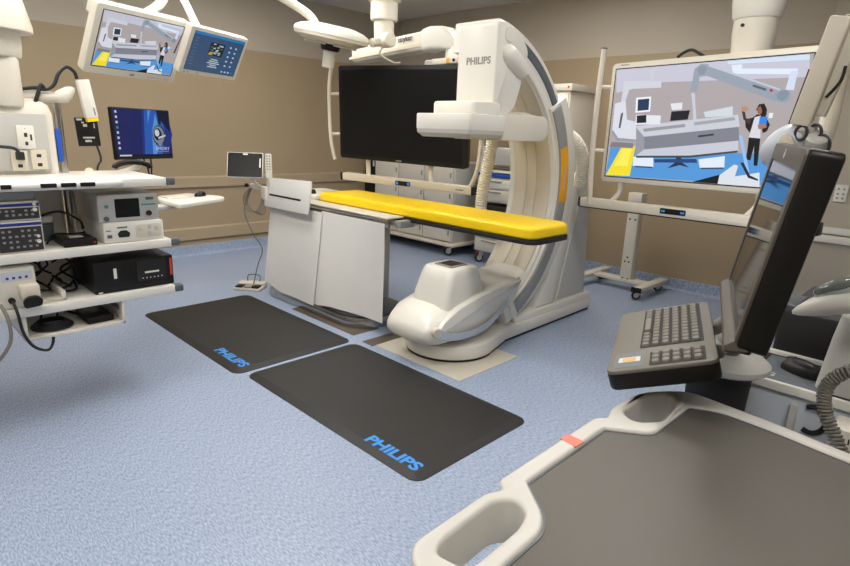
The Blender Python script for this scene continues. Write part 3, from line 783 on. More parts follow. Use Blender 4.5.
for s in (-1, 1):
    b = nb(); tube(b, [rmx @ V((s * .735, .525, .02)), rmx @ V((s * .742, .2, .03)), rmx @ V((s * .742, -.2, .03)), rmx @ V((s * .735, -.6, .01))], .02, 12)
    h = obj('grab_handle', b, M['white2'], t)
    HB(rmx, s * .74, s * .64, (.262, -.195), .028, h)
    b = nb(); cyl(b, rmx @ V((s * .735, .525, .02)), rmx @ V((s * .7348, .532, .0195)), .0205); obj('handle_cap', b, M['black'], h)
cxr, cyr = 4.15, 1.25
b = nb(); lathe(b, [(.16, 0), (.16, -.3), (.155, -.55), (.15, -.66), (.138, -.74), (.13, -.755)], Matrix.Translation(V((cxr, cyr, ZC))), 30); obj('ceiling_column', b, M['white'], t)
b = nb(); lathe(b, [(.124, .0), (.124, -.09), (.118, -.14), (.112, -.3)], Matrix.Translation(V((cxr, cyr, 2.25))), 30); cl_ = obj('lower_column', b, M['white2'], t)
b = nb(); cyl(b, (cxr - .118, cyr + .035, 2.20), (cxr - .13, cyr + .037, 2.20), .01); obj('screw', b, M['black'], cl_)
b = nb(); box(b, 4.07, 1.1, 1.6, 4.23, 1.4, 1.96, .02); obj('mount_bracket', b, M['white2'], t)
b = nb(); tube(b, [rmx @ V((-.20, .43, -.04)), rmx @ V((-.16, .46, -.05)), rmx @ V((-.11, .47, -.05)), rmx @ V((-.05, .44, -.04)), rmx @ V((.0, .41, -.04))], .01, 8); obj('cable_loop', b, M['cable'], t)

# trolley base behind it
t = thing('monitor_trolley', 'white T-shaped trolley upright on four casters under the lit screen', 'trolley', (5.5, 2.46, 0))
b = nb(); loft(b, [[V((x, y, z)) for x, y in rrect(5.45, 2.40, 5.55, 2.52, .012, 3)] for z in (.10, .95)]); box(b, 5.44, 2.39, .90, 5.56, 2.53, .99, .006); up = obj('upright', b, M['white2'], t)
b = nb()
for y, z in ((2.43, .125), (2.485, .125), (2.44, .30), (2.48, .30), (2.46, .345), (2.43, .73), (2.485, .73)): cyl(b, (5.451, y, z), (5.447, y, z), .009, seg=10)
obj('screw', b, M['black'], up)
b = nb(); box(b, 5.44, 2.22, .085, 5.56, 2.84, .12, .006); box(b, 5.17, 2.16, .085, 5.82, 2.25, .125, .008); box(b, 5.17, 2.80, .085, 5.82, 2.89, .125, .008); obj('base_frame', b, M['white2'], t)
b = nb(); box(b, 5.162, 2.155, .08, 5.172, 2.255, .13, .002); obj('end_cap', b, M['black'], t)
for x, y in ((5.23, 2.205), (5.73, 2.205), (5.23, 2.845), (5.73, 2.845)): caster(t, x, y, .088, .042, .4)

# ------------------------------------------------------------------ cabinets along the right wall
t = thing('rolling_cabinet', 'white rolling cabinet with rows of small doors below the black screen', 'cabinet', (5.5, 5.1, 0))
b = nb(); box(b, 5.17, 4.585, .17, 5.83, 6.06, 1.14, .006); obj('body', b, M['wgrey'], t)
b = nb(); box(b, 5.11, 4.53, .125, 5.86, 6.09, .17, .02, .05); obj('bumper_base', b, M['cream'], t)
cols = [(4.61, 5.085), (5.105, 5.56), (5.58, 6.04)]
rows = [(.19, .40), (.42, .62), (.64, .85), (.87, 1.12)]
for (y0, y1) in cols:
    for (z0, z1) in rows:
        b = nb(); box(b, 5.148, y0, z0, 5.171, y1, z1, .005); d = obj('door', b, M['white2'], t)
        b = nb(); box(b, 5.138, y0 + .02, (z0 + z1) / 2 - .03, 5.149, y0 + .04, (z0 + z1) / 2 + .03, .002); obj('latch', b, M['grey'], d)
for x, y in ((5.22, 4.66), (5.78, 4.66), (5.22, 5.98), (5.78, 5.98)): caster(t, x, y, .13, .055, .5, M['red'] if y < 5 else None)
t = thing('supply_cart', 'white cart with a blue drawer strip standing behind the scanner', 'cart', (5.5, 3.9, 0))
b = nb(); box(b, 5.20, 3.78, .15, 5.82, 4.26, .46, .006); box(b, 5.20, 3.78, .74, 5.82, 4.26, 1.02, .006)
for x in (5.22, 5.80):
    for y in (3.80, 4.24): box(b, x - .015, y - .015, .45, x + .015, y + .015, 1.46, .003)
box(b, 5.19, 3.77, 1.44, 5.83, 4.27, 1.47, .006); obj('body', b, M['white2'], t)
for (z0, z1, mm) in ((.18, .30, 'white2'), (.32, .44, 'white2'), (.76, .88, 'white2'), (.90, 1.0, 'white')):
    b = nb(); box(b, 5.183, 3.795, z0, 5.201, 4.245, z1, .004); d = obj('drawer', b, M[mm], t)
    b = nb(); box(b, 5.172, 3.90, z1 - .03, 5.184, 4.14, z1 - .015, .003); obj('handle', b, M['grey'], d)
b = nb(); box(b, 5.18, 3.79, 1.03, 5.40, 4.25, 1.065, .004); obj('blue_tray', b, M['bluestrap'], t)
b = nb(); box(b, 5.21, 3.80, 1.16, 5.6, 4.24, 1.36, .02); obj('clear_bin', b, M['silver'], t)
b = nb(); box(b, 5.19, 3.78, 1.075, 5.82, 4.26, 1.1, .004); obj('shelf', b, M['white'], t)
b = nb(); box(b, 5.24, 3.82, .46, 5.6, 4.22, .70, .01); obj('black_bin', b, M['panel'], t)
for x, y in ((5.26, 3.84), (5.76, 3.84), (5.26, 4.2), (5.76, 4.2)): caster(t, x, y, .15, .055, .9, M['red'])
t = thing('tall_cabinet', 'tall pale cabinet against the right wall behind the scanner top', 'cabinet', (5.58, 3.48, 0))
b = nb(); box(b, 5.32, 3.22, .0, 5.885, 3.74, 1.95, .006); box(b, 5.29, 3.19, 1.95, 5.89, 3.76, 2.02, .01); obj('body', b, M['white2'], t)
for y0, y1, s in ((3.23, 3.475, 1), (3.485, 3.73, -1)):
    b = nb(); box(b, 5.302, y0, .08, 5.321, y1, 1.93, .004); d = obj('door', b, M['white2'], t)
    b = nb(); yy = y1 - .03 if s > 0 else y0 + .03; box(b, 5.285, yy - .008, 1.0, 5.303, yy + .008, 1.25, .003); obj('handle', b, M['grey'], d)
b = nb(); cyl(b, (5.292, 3.23, 1.985), (5.286, 3.23, 1.985), .012); obj('indicator', b, M['red'], t)
t = thing('equipment_tower', 'tall narrow black equipment tower in the corner left of the rolling cabinet', 'equipment tower', (5.45, 6.2, 0))
b = nb(); box(b, 5.25, 6.12, .03, 5.7, 6.39, 1.2, .01); obj('casing', b, M['mblack'], t)
b = nb(); box(b, 5.242, 6.14, .3, 5.252, 6.37, 1.15, .003); obj('front_panel', b, M['black'], t)
b = nb(); box(b, 5.236, 6.17, 1.0, 5.243, 6.2, 1.08, .002); obj('label_plate', b, M['white'], t)
b = nb()
for x in (5.3, 5.65):
    for y in (6.16, 6.35): cyl(b, (x, y, 0.0), (x, y, .03), .02)
obj('foot', b, M['dgrey'], t)

# ------------------------------------------------------------------ surgical light
lc = V((3.0, 4.09, 2.235))
t = thing('surgical_light', 'round white surgical light with a hanging sterile handle, left of the boom', 'surgical light', (2.35, 4.9, ZC))
lm = Matrix.Translation(lc) @ Matrix.Rotation(.16, 4, V((.7, .72, 0))) @ Matrix.Rotation(.10, 4, V((.7, -.7, 0))) @ Matrix.Scale(.86, 4)
b = nb(); lathe(b, [(.05, .085), (.2, .08), (.30, .055), (.345, .03), (.36, .008), (.36, -.012), (.35, -.02)], lm, 40); obj('upper_shell', b, M['white'], t)
b = nb(); lathe(b, [(.355, -.016), (.35, -.04), (.31, -.055), (.26, -.075), (.12, -.085), (.03, -.087)], lm, 40); ls = obj('lens_shell', b, M['white2'], t)
b = nb()
for k in range(7):
    a = 2 * PI * k / 7; p = lm @ V((.2 * math.cos(a), .2 * math.sin(a), -.078)); q = lm @ V((.2 * math.cos(a), .2 * math.sin(a), -.10)); cyl(b, p, q, .05, .045, bev=.004)
obj('lamp_pod', b, M['wgrey'], ls)
b = nb(); cyl(b, lm @ V((0, 0, -.08)), lm @ V((0, 0, -.145)), .085, .075, bev=.008); obj('handle_collar', b, M['black'], t)
b = nb(); cyl(b, lm @ V((0, 0, -.14)), lm @ V((0, 0, -.30)), .052, .05, bev=.008); obj('sterile_handle', b, M['white'], t)
b = nb(); tube(b, [lm @ V((.28, -.26, .0)), (3.3, 3.86, 2.2), (3.38, 3.82, 2.21)], .035, 12); cyl(b, (3.36, 3.88, 2.22), (3.36, 3.76, 2.22), .06, bev=.01); obj('yoke', b, M['white2'], t)
b = nb(); tube(b, [(2.35, 4.9, ZC), (2.36, 4.88, 2.86), (2.48, 4.74, 2.72), (2.86, 4.3, 2.42), lc + V((-.08, .1, .06))], .035, 12); obj('support_arm', b, M['white2'], t)
b = nb(); cyl(b, (2.35, 4.9, ZC), (2.35, 4.9, 2.95), .1, bev=.01); obj('ceiling_flange', b, M['white2'], t)
b = nb(); tube(b, [(3.36, 3.82, 2.19), (3.33, 3.87, 2.12), (3.42, 3.80, 2.05), (3.5, 3.8, 2.06)], .008, 8); obj('cable', b, M['white2'], t)

# ------------------------------------------------------------------ twin ceiling monitors upper left
m1 = frame((1.331, 3.683, 1.913), V((.966, .259, -.017)), V((.146, -.488, .860)), V((.215, -.833, -.509)))
t = thing('ceiling_monitor', 'larger tilted white monitor upper left showing the operating room picture', 'monitor', (1.45, 4.2, ZC), 'twin ceiling monitors')
b = nb(); prism(b, rrect(-.29, -.2, .29, .2, .02, 4), -.06, 0, m1, .008); obj('bezel', b, M['white2'], t)
b = nb(); prism(b, rrect(-.255, -.155, .255, .172, .004), -.001, .0008, m1); obj('screen_surround', b, M['mblack'], t)
picture(m1 @ Matrix.Translation(V((0, .009, 0))), .50, .318, t, .0012, .95)
b = nb(); prism(b, rrect(-.015, -.186, .015, -.172, .003), 0, .001, m1); obj('maker_plate', b, M['grey'], t)
b = nb()
for k in range(7): prism(b, rrect(.10 + k * .022, -.186, .114 + k * .022, -.176, .002), 0, .0015, m1)
obj('button_row', b, M['wgrey'], t)
b = nb(); tube(b, [m1 @ V((.0, .0, -.06)), m1 @ V((.02, .05, -.16)), (1.62, 4.02, 2.25), (1.66, 4.16, 2.5), (1.66, 4.2, ZC)], .03, 12); obj('support_arm', b, M['white'], t)
b = nb(); prism(b, rrect(-.27, .10, -.2, .18, .01), -.12, -.058, m1, .006); obj('side_bracket', b, M['white2'], t)
m2 = frame((1.735, 3.567, 1.904), V((.915, .404, -.006)), V((.191, -.42, .887)), V((.356, -.812, -.462)))
t = thing('ceiling_monitor', 'smaller tilted white monitor upper left with a dark blue menu screen', 'monitor', (1.80, 4.0, ZC), 'twin ceiling monitors')
b = nb(); prism(b, rrect(-.25, -.143, .25, .143, .016, 4), -.05, 0, m2, .007); obj('bezel', b, M['white2'], t)
b = nb(); mats = [gl(52, 84, 122, .8), gl(40, 128, 190, .8), gl(196, 210, 216, .8), gl(190, 172, 60, .8), gl(90, 110, 130, .8), gl(30, 40, 40, .8)]
poly(b, rrect(-.222, -.115, .222, .122, .003, 1), m2, .0012, 0)
poly(b, [(-.222, .105), (.222, .105), (.222, .122), (-.222, .122)], m2, .0014, 1)
poly(b, [(-.07, -.005), (.055, -.005), (.055, .075), (-.07, .075)], m2, .0014, 5)
for i in range(26):
    x = random.uniform(-.065, .03); y = random.uniform(.0, .068); poly(b, [(x, y), (x + .02, y + .002), (x + .02, y + .008), (x, y + .006)], m2, .0016 + i * 1e-5, 2 if i % 2 else 4)
poly(b, [(-.068, -.003), (-.03, .0), (-.035, .018), (-.06, .015)], m2, .002, 3)
for i in range(9): poly(b, [(-.205, .085 - i * .02), (-.17, .085 - i * .02), (-.17, .081 - i * .02), (-.205, .081 - i * .02)], m2, .0015, 4)
for i in range(5):
    w = .03 + .012 * (i % 3); poly(b, [(-w, -.025 - i * .012), (w, -.025 - i * .012), (w, -.031 - i * .012), (-w, -.031 - i * .012)], m2, .0015, 2)
for i in range(5):
    for j in range(2): poly(b, [(.10 + j * .05, .07 - i * .03), (.115 + j * .05, .07 - i * .03), (.115 + j * .05, .06 - i * .03), (.10 + j * .05, .06 - i * .03)], m2, .0015, 2)
for i in range(4): poly(b, [(.09 + i * .03, -.1), (.105 + i * .03, -.1), (.105 + i * .03, -.09), (.09 + i * .03, -.09)], m2, .0015, 2 if i < 3 else 1)
obj('lit_screen', b, mats, t, flat=True)
b = nb()
for k in (-.21, -.18, -.1): prism(b, rrect(k - .005, -.134, k + .005, -.126, .002), 0, .0015, m2)
obj('button_row', b, M['grey'], t)
b = nb(); tube(b, [m2 @ V((-.05, .06, -.05)), m2 @ V((-.06, .10, -.14)), (1.72, 3.96, 2.28), (1.67, 4.09, 2.42)], .024, 12); obj('support_arm', b, M['white'], t)

# ------------------------------------------------------------------ equipment boom on the left
t = thing('equipment_boom', 'white ceiling-hung equipment boom with three shelves at the left edge', 'equipment boom', (.62, 3.65, ZC))
cx0, cy0 = .60, 3.62
b = nb(); lathe(b, [(.10, 1.1), (.11, .35), (.14, .33), (.19, .14), (.215, .03), (.215, .0)], Matrix.Translation(V((cx0, cy0, 1.885))), 32); obj('dome_cover', b, M['white2'], t)
b = nb(); lathe(b, [(.16, .0), (.16, -.06), (.155, -.11), (.15, -.12)], Matrix.Translation(V((cx0, cy0, 1.885))), 32)
box(b, cx0 - .125, cy0 - .125, 1.53, cx0 + .125, cy0 + .125, 1.77, .02, .05); obj('column', b, M['white2'], t)
b = nb(); cyl(b, (cx0 + .03, cy0 - .155, 1.865), (cx0 + .03, cy0 - .165, 1.865), .012); obj('screw', b, M['black'], t)
b = nb(); loft(b, [[V((x, y, z)) for x, y in rrect(.30 + d, 3.52 + d, .84 - d, 3.86 - d, .03, 4)] for d, z in ((0, .60), (0, 1.5), (.012, 1.545), (.05, 1.575), (.1, 1.585))]); hd = obj('service_head', b, M['white2'], t)
b = nb(); prism(b, rrect(.36, 1.22, .80, 1.50, .006), 3.5, 3.521, frame((0, 0, 0), (1, 0, 0), (0, 0, 1), (0, 1, 0)), .002); fp = obj('front_plate', b, M['wgrey'], hd)
def outlet(x, z, w=.075, h=.115, mt='white', dark=True):
    b = nb(); m = xz(3.5); prism(b, rrect(x - w / 2, z - h / 2, x + w / 2, z + h / 2, .005), 0, .012, m, .003, 0)
    for (u, v, a, c) in ((.0, .012, .014, .02), (.0, -.03, .012, .018), (.022, .0, .008, .03), (0, .042, .004, .004)) if dark else ((0, .02, .02, .016), (0, -.025, .02, .016)):
        prism(b, rrect(x + u - a / 2, z + v - c / 2, x + u + a / 2, z + v + c / 2, .002), .0118, .0135, m, 0, 1)
    obj('outlet_plate', b, [M[mt], M['panel']], hd)
outlet(.70, 1.385); outlet(.66, 1.27, .07, .10, 'cream', False); outlet(.745, 1.275, .07, .10, 'cream', False)
b = nb(); tube(b, [(.40, 3.47, 1.325), (.52, 3.46, 1.34), (.63, 3.46, 1.335), (.66, 3.475, 1.31)], .008, 8); box(b, .645, 3.462, 1.275, .68, 3.49, 1.315, .004); obj('power_lead', b, M['cable'], hd)
b = nb(); tube(b, [(.868, 3.56, 1.56), (.868, 3.56, .58)], .019, 14, 0); pl = obj('equipment_pole', b, M['steel'], t)
b = nb(); box(b, .842, 3.53, 1.26, .864, 3.555, 1.43, .004); obj('blue_strap', b, M['bluestrap'], hd)
def shelf(z, x0, x1, y0, y1, th=.045):
    b = nb(); box(b, x0, y0, z - th, x1, y1, z, .006); s = obj('shelf', b, M['white'], t)
    b = nb(); box(b, x1 - .002, y0 - .006, z - th + .004, x1 + .045, y0 + .05, z - .002, .008); obj('corner_bumper', b, M['dgrey'], s)
    b = nb(); box(b, x1 - .002, y1 - .05, z - th + .004, x1 + .045, y1 + .006, z - .002, .008); obj('corner_bumper', b, M['dgrey'], s)
    return s
s1 = shelf(1.20, .05, 1.235, 3.13, 3.68)
shelf(.865, .05, 1.245, 3.15, 3.68); shelf(.60, .05, 1.245, 3.15, 3.68)
b = nb(); tube(b, [(.45, 3.075, 1.182), (.50, 3.065, 1.184), (.7, 3.06, 1.184), (.90, 3.065, 1.184), (.965, 3.075, 1.186), (1.0, 3.12, 1.18)], .018, 12); tube(b, [(.5, 3.07, 1.184), (.5, 3.14, 1.18)], .014, 8, 0); hb = obj('front_handle', b, M['white'], s1)
for u in (.515, .675, .755, .835):
    b = nb(); box(b, u - .032 if u > .6 else u - .02, 3.038, 1.176, u + .032 if u > .6 else u + .02, 3.048, 1.196, .004); obj('handle_button', b, M['black'], hb)
for x in (.90, .12):
    b = nb(); box(b, x, 3.60, .56, x + .04, 3.68, 1.19, .004); obj('shelf_upright', b, M['wgrey'], t)
# accessory tray below the lowest shelf
b = nb(); box(b, .52, 3.16, .43, .975, 3.56, .445, .003); box(b, .52, 3.16, .43, .535, 3.56, .56, .003); box(b, .96, 3.16, .43, .975, 3.56, .56, .003); box(b, .52, 3.54, .43, .975, 3.555, .50, .003)
tr = obj('accessory_tray', b, M['white2'], t)
b = nb(); box(b, .952, 3.2, .50, .9605, 3.5, .525, .002); obj('runner', b, M['dgrey'], tr)
# arms
b = nb(); tube(b, [(.70, 3.6, 1.585), (.80, 3.6, 1.588), (.90, 3.6, 1.59)], .028, 14, 4); loft(b, [[V((x, 3.6 + r * math.cos(2 * PI * k / 14), zc + r * math.sin(2 * PI * k / 14))) for k in range(14)] for x, r, zc in ((.87, .022, 1.59), (.89, .034, 1.592), (.93, .042, 1.605), (.955, .03, 1.62), (.97, .015, 1.63))]); obj('side_arm', b, M['white2'], t)
b = nb(); tube(b, [(.71, 3.58, 1.615), (.78, 3.57, 1.63), (.83, 3.57, 1.625), (.87, 3.57, 1.65), (.90, 3.575, 1.71), (.94, 3.58, 1.745), (.975, 3.585, 1.725), (.985, 3.585, 1.69)], .009, 10); obj('cable', b, M['cable'], t)
b = nb(); tube(b, [(.77, 3.56, 1.545), (.79, 3.555, 1.60), (.81, 3.56, 1.645), (.825, 3.57, 1.63)], .009, 10); obj('cable', b, M['cable'], t)
# monitor arm
b = nb(); tube(b, [(.84, 3.75, 1.12), (1.1, 4.0, 1.12), (1.5, 4.36, 1.16), (1.56, 4.38, 1.28), (1.56, 4.375, 1.37)], .022, 10); obj('monitor_arm', b, M['white2'], t)
b = nb(); tube(b, [(1.0, 3.62, 1.20), (1.2, 3.85, 1.04), (1.45, 4.0, .96)], .025, 10); obj('tray_arm', b, M['white2'], t)

# device hanging from the side arm
t = thing('endoscope_holder', 'white box with a yellow foot hanging above a black tag, left of the desktop monitor', 'holder', (1.04, 3.6, 1.46))
hm = frame((.995, 3.58, 1.60), V((.99, .05, .13)).normalized(), V((-.13, 0, .99)).normalized(), V((.05, -.998, 0)).normalized())
b = nb(); prism(b, rrect(-.03, -.10, .03, .10, .008), -.022, .022, hm, .004); obj('casing', b, M['white'], t)
b = nb(); prism(b, rrect(-.028, -.118, .028, -.099, .004), -.02, .02, hm, .003); obj('yellow_foot', b, M['yellow'], t)
b = nb(); prism(b, rrect(.012, -.085, .02, -.045, .002), .0219, .0227, hm); obj('print_mark', b, M['grey'], t)
t = thing('tag_reader', 'black square badge reader with white print hanging below the white box', 'badge reader', (1.045, 3.6, 1.36))
km = frame((.987, 3.6, 1.427), V((.998, .05, .02)).normalized(), V((-.05, 0, 1)).normalized(), V((.05, -.998, 0)).normalized())
b = nb(); prism(b, rrect(-.056, -.076, .056, .076, .005), -.006, .006, km, .002); obj('casing', b, M['black'], t)
b = nb()
for (u, v, a, c) in ((-.035, .066, .014, .005), (-.01, .035, .01, .007), (.035, .035, .003, .014), (.0, -.03, .03, .004), (-.005, -.048, .016, .006), (-.02, .05, .006, .004)): prism(b, rrect(u - a, v - c, u + a, v + c, .001, 1), .006, .0066, km)
obj('print_mark', b, M['silverprint'], t)
b = nb(); tube(b, [km @ V((.035, -.075, 0)), km @ V((.045, -.15, .0)), km @ V((.05, -.22, -.1)), (1.05, 3.72, 1.0)], .006, 8); obj('cable', b, M['cable'], t)

# desktop monitor
dm_ = frame((1.536, 4.312, 1.407), V((.932, .363, -.007)), V((-.01, .044, .999)), V((.363, -.931, .045)))
t = thing('desktop_monitor', 'black desktop monitor with a lit blue picture above the top shelf', 'monitor', (1.536, 4.33, 1.2))
b = nb(); prism(b, rrect(-.24, -.172, .24, .172, .006), -.03, 0, dm_, .003); obj('bezel', b, M['black'], t)
b = nb(); mats = [gl(24, 32, 92, .9), gl(28, 48, 124, .9), gl(40, 88, 176, .9), gl(84, 146, 216, .9), gl(14, 18, 46, .9), gl(200, 206, 214, .9), gl(120, 130, 146, .9), gl(60, 150, 90, .9), gl(40, 50, 70, .9)]
poly(b, [(-.23, -.15), (.23, -.15), (.23, .165), (-.23, .165)], dm_, .0012, 0)
for i, (x0, x1, c) in enumerate(((-.03, .23, 1), (-.01, .17, 2), (.02, .12, 3))): poly(b, [(x0, -.15), (x1 - .03, -.15), (x1 + .02, .0), (x1 - .01, .165), (x0 + .03, .165), (x0 + .015, .0)], dm_, .0014 + i * .0002, c)
poly(b, [(.02, -.15), (.06, -.15), (.07, .02), (.12, .165), (.075, .165), (.03, .04)], dm_, .0021, 2)
poly(b, [(.12, .165), (.23, .165), (.23, .02), (.17, .08), (.14, .12)], dm_, .0021, 4)
def disc(b, x, y, r, z, mi, n=20): poly(b, [(x + r * math.cos(2 * PI * k / n), y + r * 1.25 * math.sin(2 * PI * k / n)) for k in range(n)], dm_, z, mi)
poly(b, [(.125, .165), (.165, .165), (.155, .07), (.135, .07)], dm_, .0023, 4); disc(b, .13, -.01, .06, .0024, 8); disc(b, .125, -.005, .05, .0025, 6); disc(b, .118, .0, .034, .0026, 4); disc(b, .112, .01, .02, .0027, 5)
poly(b, [(.12, -.02), (.185, .0), (.185, -.012), (.12, -.032)], dm_, .0028, 5); disc(b, .13, -.06, .02, .0027, 6)
for i in range(8): poly(b, [(-.215, .15 - i * .034), (-.2, .15 - i * .034), (-.2, .135 - i * .034), (-.215, .135 - i * .034)], dm_, .0016, 5 if i != 3 else 7)
poly(b, [(-.23, -.15), (.23, -.15), (.23, -.138), (-.23, -.138)], dm_, .0027, 4); poly(b, [(-.215, -.15), (-.12, -.15), (-.12, -.14), (-.215, -.14)], dm_, .003, 5)
text(b, 'EMORY', dm_ @ Matrix.Translation(V((.15, -.1, .003))), .022, .12, depth=.0002, mi=5); poly(b, [(.1, -.118), (.2, -.118), (.2, -.124), (.1, -.124)], dm_, .003, 6)
obj('lit_screen', b, mats, t, flat=True)
b = nb(); prism(b, rrect(-.08, -.1, .2, .1, .02), -.06, -.028, dm_, .01); prism(b, rrect(.2, -.06, .255, .09, .03), -.05, -.032, dm_, .006); obj('rear_cover', b, M['white2'], t)
b = nb(); tube(b, [dm_ @ V((.0, -.17, -.03)), dm_ @ V((.03, -.22, -.04)), dm_ @ V((.06, -.28, -.06))], .006, 8); obj('cable', b, M['cable'], t)
b = nb(); tube(b, [dm_ @ V((.06, -.17, -.03)), dm_ @ V((.07, -.22, -.04)), dm_ @ V((.08, -.28, -.06))], .006, 8); obj('cable', b, M['cable'], t)
b = nb(); tube(b, [(1.235 + .10 * math.cos(math.radians(a)), 3.62, 1.215 + .035 * math.sin(math.radians(a)) + .0) for a in range(0, 181, 20)], .016, 10)
o = obj('cable_coil', b, M['black']); tag(o, 'black looped cable lying on the white top shelf below the desktop monitor', 'cable')

# keyboard tray
t = thing('keyboard_tray', 'white pull-out keyboard tray at the right of the boom shelves', 'keyboard tray', (1.7, 3.95, .95))
b = nb(); prism(b, rounded([(1.49, 4.02), (1.49, 3.69), (1.92, 3.92), (1.94, 4.02), (1.80, 4.28), (1.55, 4.2)], .03), .955, .985, I4, .008); obj('tray', b, M['white'], t)
b = nb(); prism(b, rounded([(1.30, 3.78), (1.55, 3.90), (1.5, 4.0), (1.26, 3.9)], .01), .93, .956, I4, .004); obj('slide', b, M['wgrey'], t)
b = nb(); box(b, 1.54, 3.98, .985, 1.70, 4.14, .993, .003); o = obj('keyboard', b, M['white2']); tag(o, 'small white keyboard lying on the pull-out tray', 'keyboard')
def mouse(c, ang, label, s=1.0):
    t = thing('computer_mouse', label, 'mouse', c)
    m = Matrix.Translation(V(c)) @ Matrix.Rotation(ang, 4, 'Z') @ Matrix.Scale(s, 4)
    b = nb(); secs = []
    for k in range(9):
        u = -1 + 2 * k / 8; w = math.sqrt(max(.02, 1 - abs(u) ** 2.6)) * .031; h = .036 * math.sqrt(max(.03, 1 - abs(u * .95 - .08) ** 2.4))
        secs.append([m @ V((u * .056, w * math.cos(a), max(0, h * math.sin(a)))) for a in [PI * j / 9 for j in range(10)]])
    loft(b, secs); obj('shell', b, M['black'], t, ang=70)
    b = nb(); tube(b, [m @ V((-.02, 0, .0345)), m @ V((-.035, 0, .031)), m @ V((-.046, 0, .0245))], .003, 8, 3); obj('scroll_wheel', b, M['dgrey'], t)
    return t
mouse((1.80, 4.06, .986), .6, 'black mouse on the white keyboard tray')

# instruments on the shelves
def front(y): return frame((0, y, 0), (1, 0, 0), (0, 0, 1), (0, -1, 0))
def unit(name, label, cat, x0, x1, y0, y1, z0, z1, m, bev=.006, group=None):
    t = thing(name, label, cat, ((x0 + x1) / 2, (y0 + y1) / 2, z0), group)
    b = nb(); box(b, x0, y0, z0, x1, y1, z1, bev); obj('casing', b, m, t)
    return t
# silver stack on the middle shelf
t = unit('light_source', 'white console with beige buttons under the silver touch-screen unit', 'medical console', .915, 1.215, 3.17, 3.56, .866, .972, M['white'], .01)
m = front(3.17)
b = nb(); prism(b, rrect(1.07, .885, 1.20, .955, .015), 0, .004, m, .001); kp = obj('key_pad', b, M['cream'], t)
for u, v in ((1.09, .93), (1.14, .94), (1.14, .905), (1.175, .93)):
    b = nb(); prism(b, rrect(u - .01, v - .011, u + .01, v + .011, .003), .0038, .006, m, .001); obj('button', b, M['wgrey'], kp)
b = nb(); prism(b, rounded([(.985, .895), (1.035, .895), (1.04, .915), (1.025, .93), (.995, .93), (.98, .915)], .004), 0, .005, m); obj('lamp_socket', b, M['mblack'], t)
b = nb(); prism(b, rrect(.93, .895, .952, .912, .003), 0, .006, m, .001); obj('power_switch', b, M['dgrey'], t)
for r4 in ((.98, .942, 1.03, .950), (.925, .93, .95, .935)):
    b = nb(); prism(b, rrect(*r4, .001), 0, .0005, m); obj('print_mark', b, M['dgrey'], t)
t = unit('camera_console', 'silver console with a dark touch screen, upper of the stacked pair', 'medical console', .905, 1.205, 3.19, 3.58, .973, 1.115, M['silver'], .008)
m = front(3.19)
b = nb(); prism(b, rrect(.985, .995, 1.105, 1.092, .004), 0, .003, m); obj('touch_screen', b, M['screen'], t)
b = nb(); prism(b, rrect(.975, .985, 1.115, 1.10, .006), 0, .002, m); obj('screen_frame', b, M['wgrey'], t)
b = nb(); cyl(b, (1.15, 3.19, 1.01), (1.15, 3.18, 1.01), .014); obj('video_socket', b, M['mblack'], t)
b = nb(); prism(b, rrect(1.115, 1.052, 1.19, 1.06, .002), 0, .0008, m); obj('teal_mark', b, M['teal'], t)
b = nb(); cyl(b, (.945, 3.19, 1.055), (.945, 3.186, 1.055), .01); obj('teal_lamp', b, M['teal'], t)
b = nb(); cyl(b, (.94, 3.19, .992), (.94, 3.183, .992), .013); obj('power_button', b, M['dgrey'], t)
b = nb(); prism(b, rrect(1.14, 1.08, 1.18, 1.095, .003), 0, .0006, m); obj('maker_mark', b, M['dgrey'], t)
# electrosurgical pair
def esu(z0, z1, label, rows):
    t = unit('electrosurgical_unit', label, 'medical console', .34, .655, 3.17, 3.56, z0, z1, M['white2'], .006, 'blue-striped consoles')
    m = front(3.17)
    b = nb(); prism(b, [(.345, z1 - .022), (.652, z1 - .022), (.652, z1 - .008), (.345, z1 - .008)], 0, .001, m); obj('blue_stripe', b, M['navy'], t)
    b = nb(); prism(b, rrect(.475, z0 + .008, .648, z1 - .028, .003), 0, .004, m); pn = obj('control_panel', b, M['panel'], t)
    b = nb(); h = (z1 - z0 - .05) / rows
    for r in range(rows):
        for k in range(6):
            if (r * 5 + k * 3) % 7 == 0: continue
            u = .497 + k * .025; v = z0 + .022 + h * (r + .3)
            prism(b, rrect(u - .006, v - .005, u + .006, v + .005, .002, 2), .0038, .0055, m)
    obj('button_row', b, M['print'], pn)
    b = nb(); cyl(b, (.632, 3.166, z0 + .05), (.632, 3.158, z0 + .05), .009); cyl(b, (.632, 3.166, z0 + .075), (.632, 3.158, z0 + .075), .007); obj('knob', b, M['white'], pn)
esu(.866, 1.015, 'taller blue-striped white console with a black control panel on the middle shelf', 4)
esu(1.017, 1.105, 'shorter blue-striped white console stacked on the taller one', 2)
t = unit('processor_unit', 'grey flat unit on top of the blue-striped consoles', 'medical console', .34, .645, 3.19, 3.55, 1.107, 1.148, M['grey'], .004)
t = unit('recorder_box', 'small flat black recorder box on the middle shelf', 'recorder', .735, .885, 3.18, 3.36, .866, .902, M['black'], .005)
b = nb(); prism(b, rrect(.868, .878, .878, .886, .002), 0, .002, front(3.18)); obj('red_socket', b, M['red'], t)
b = nb(); box(b, .78, 3.24, .902, .84, 3.30, .906, .001); obj('label_plate', b, M['wgrey'], t)
t = thing('suction_canister', 'white capped suction canister standing behind the recorder box', 'canister', (.715, 3.45, .866))
b = nb(); cyl(b, (.715, 3.45, .867), (.715, 3.45, .96), .042, .045, bev=.004); obj('jar', b, M['dgrey'], t)
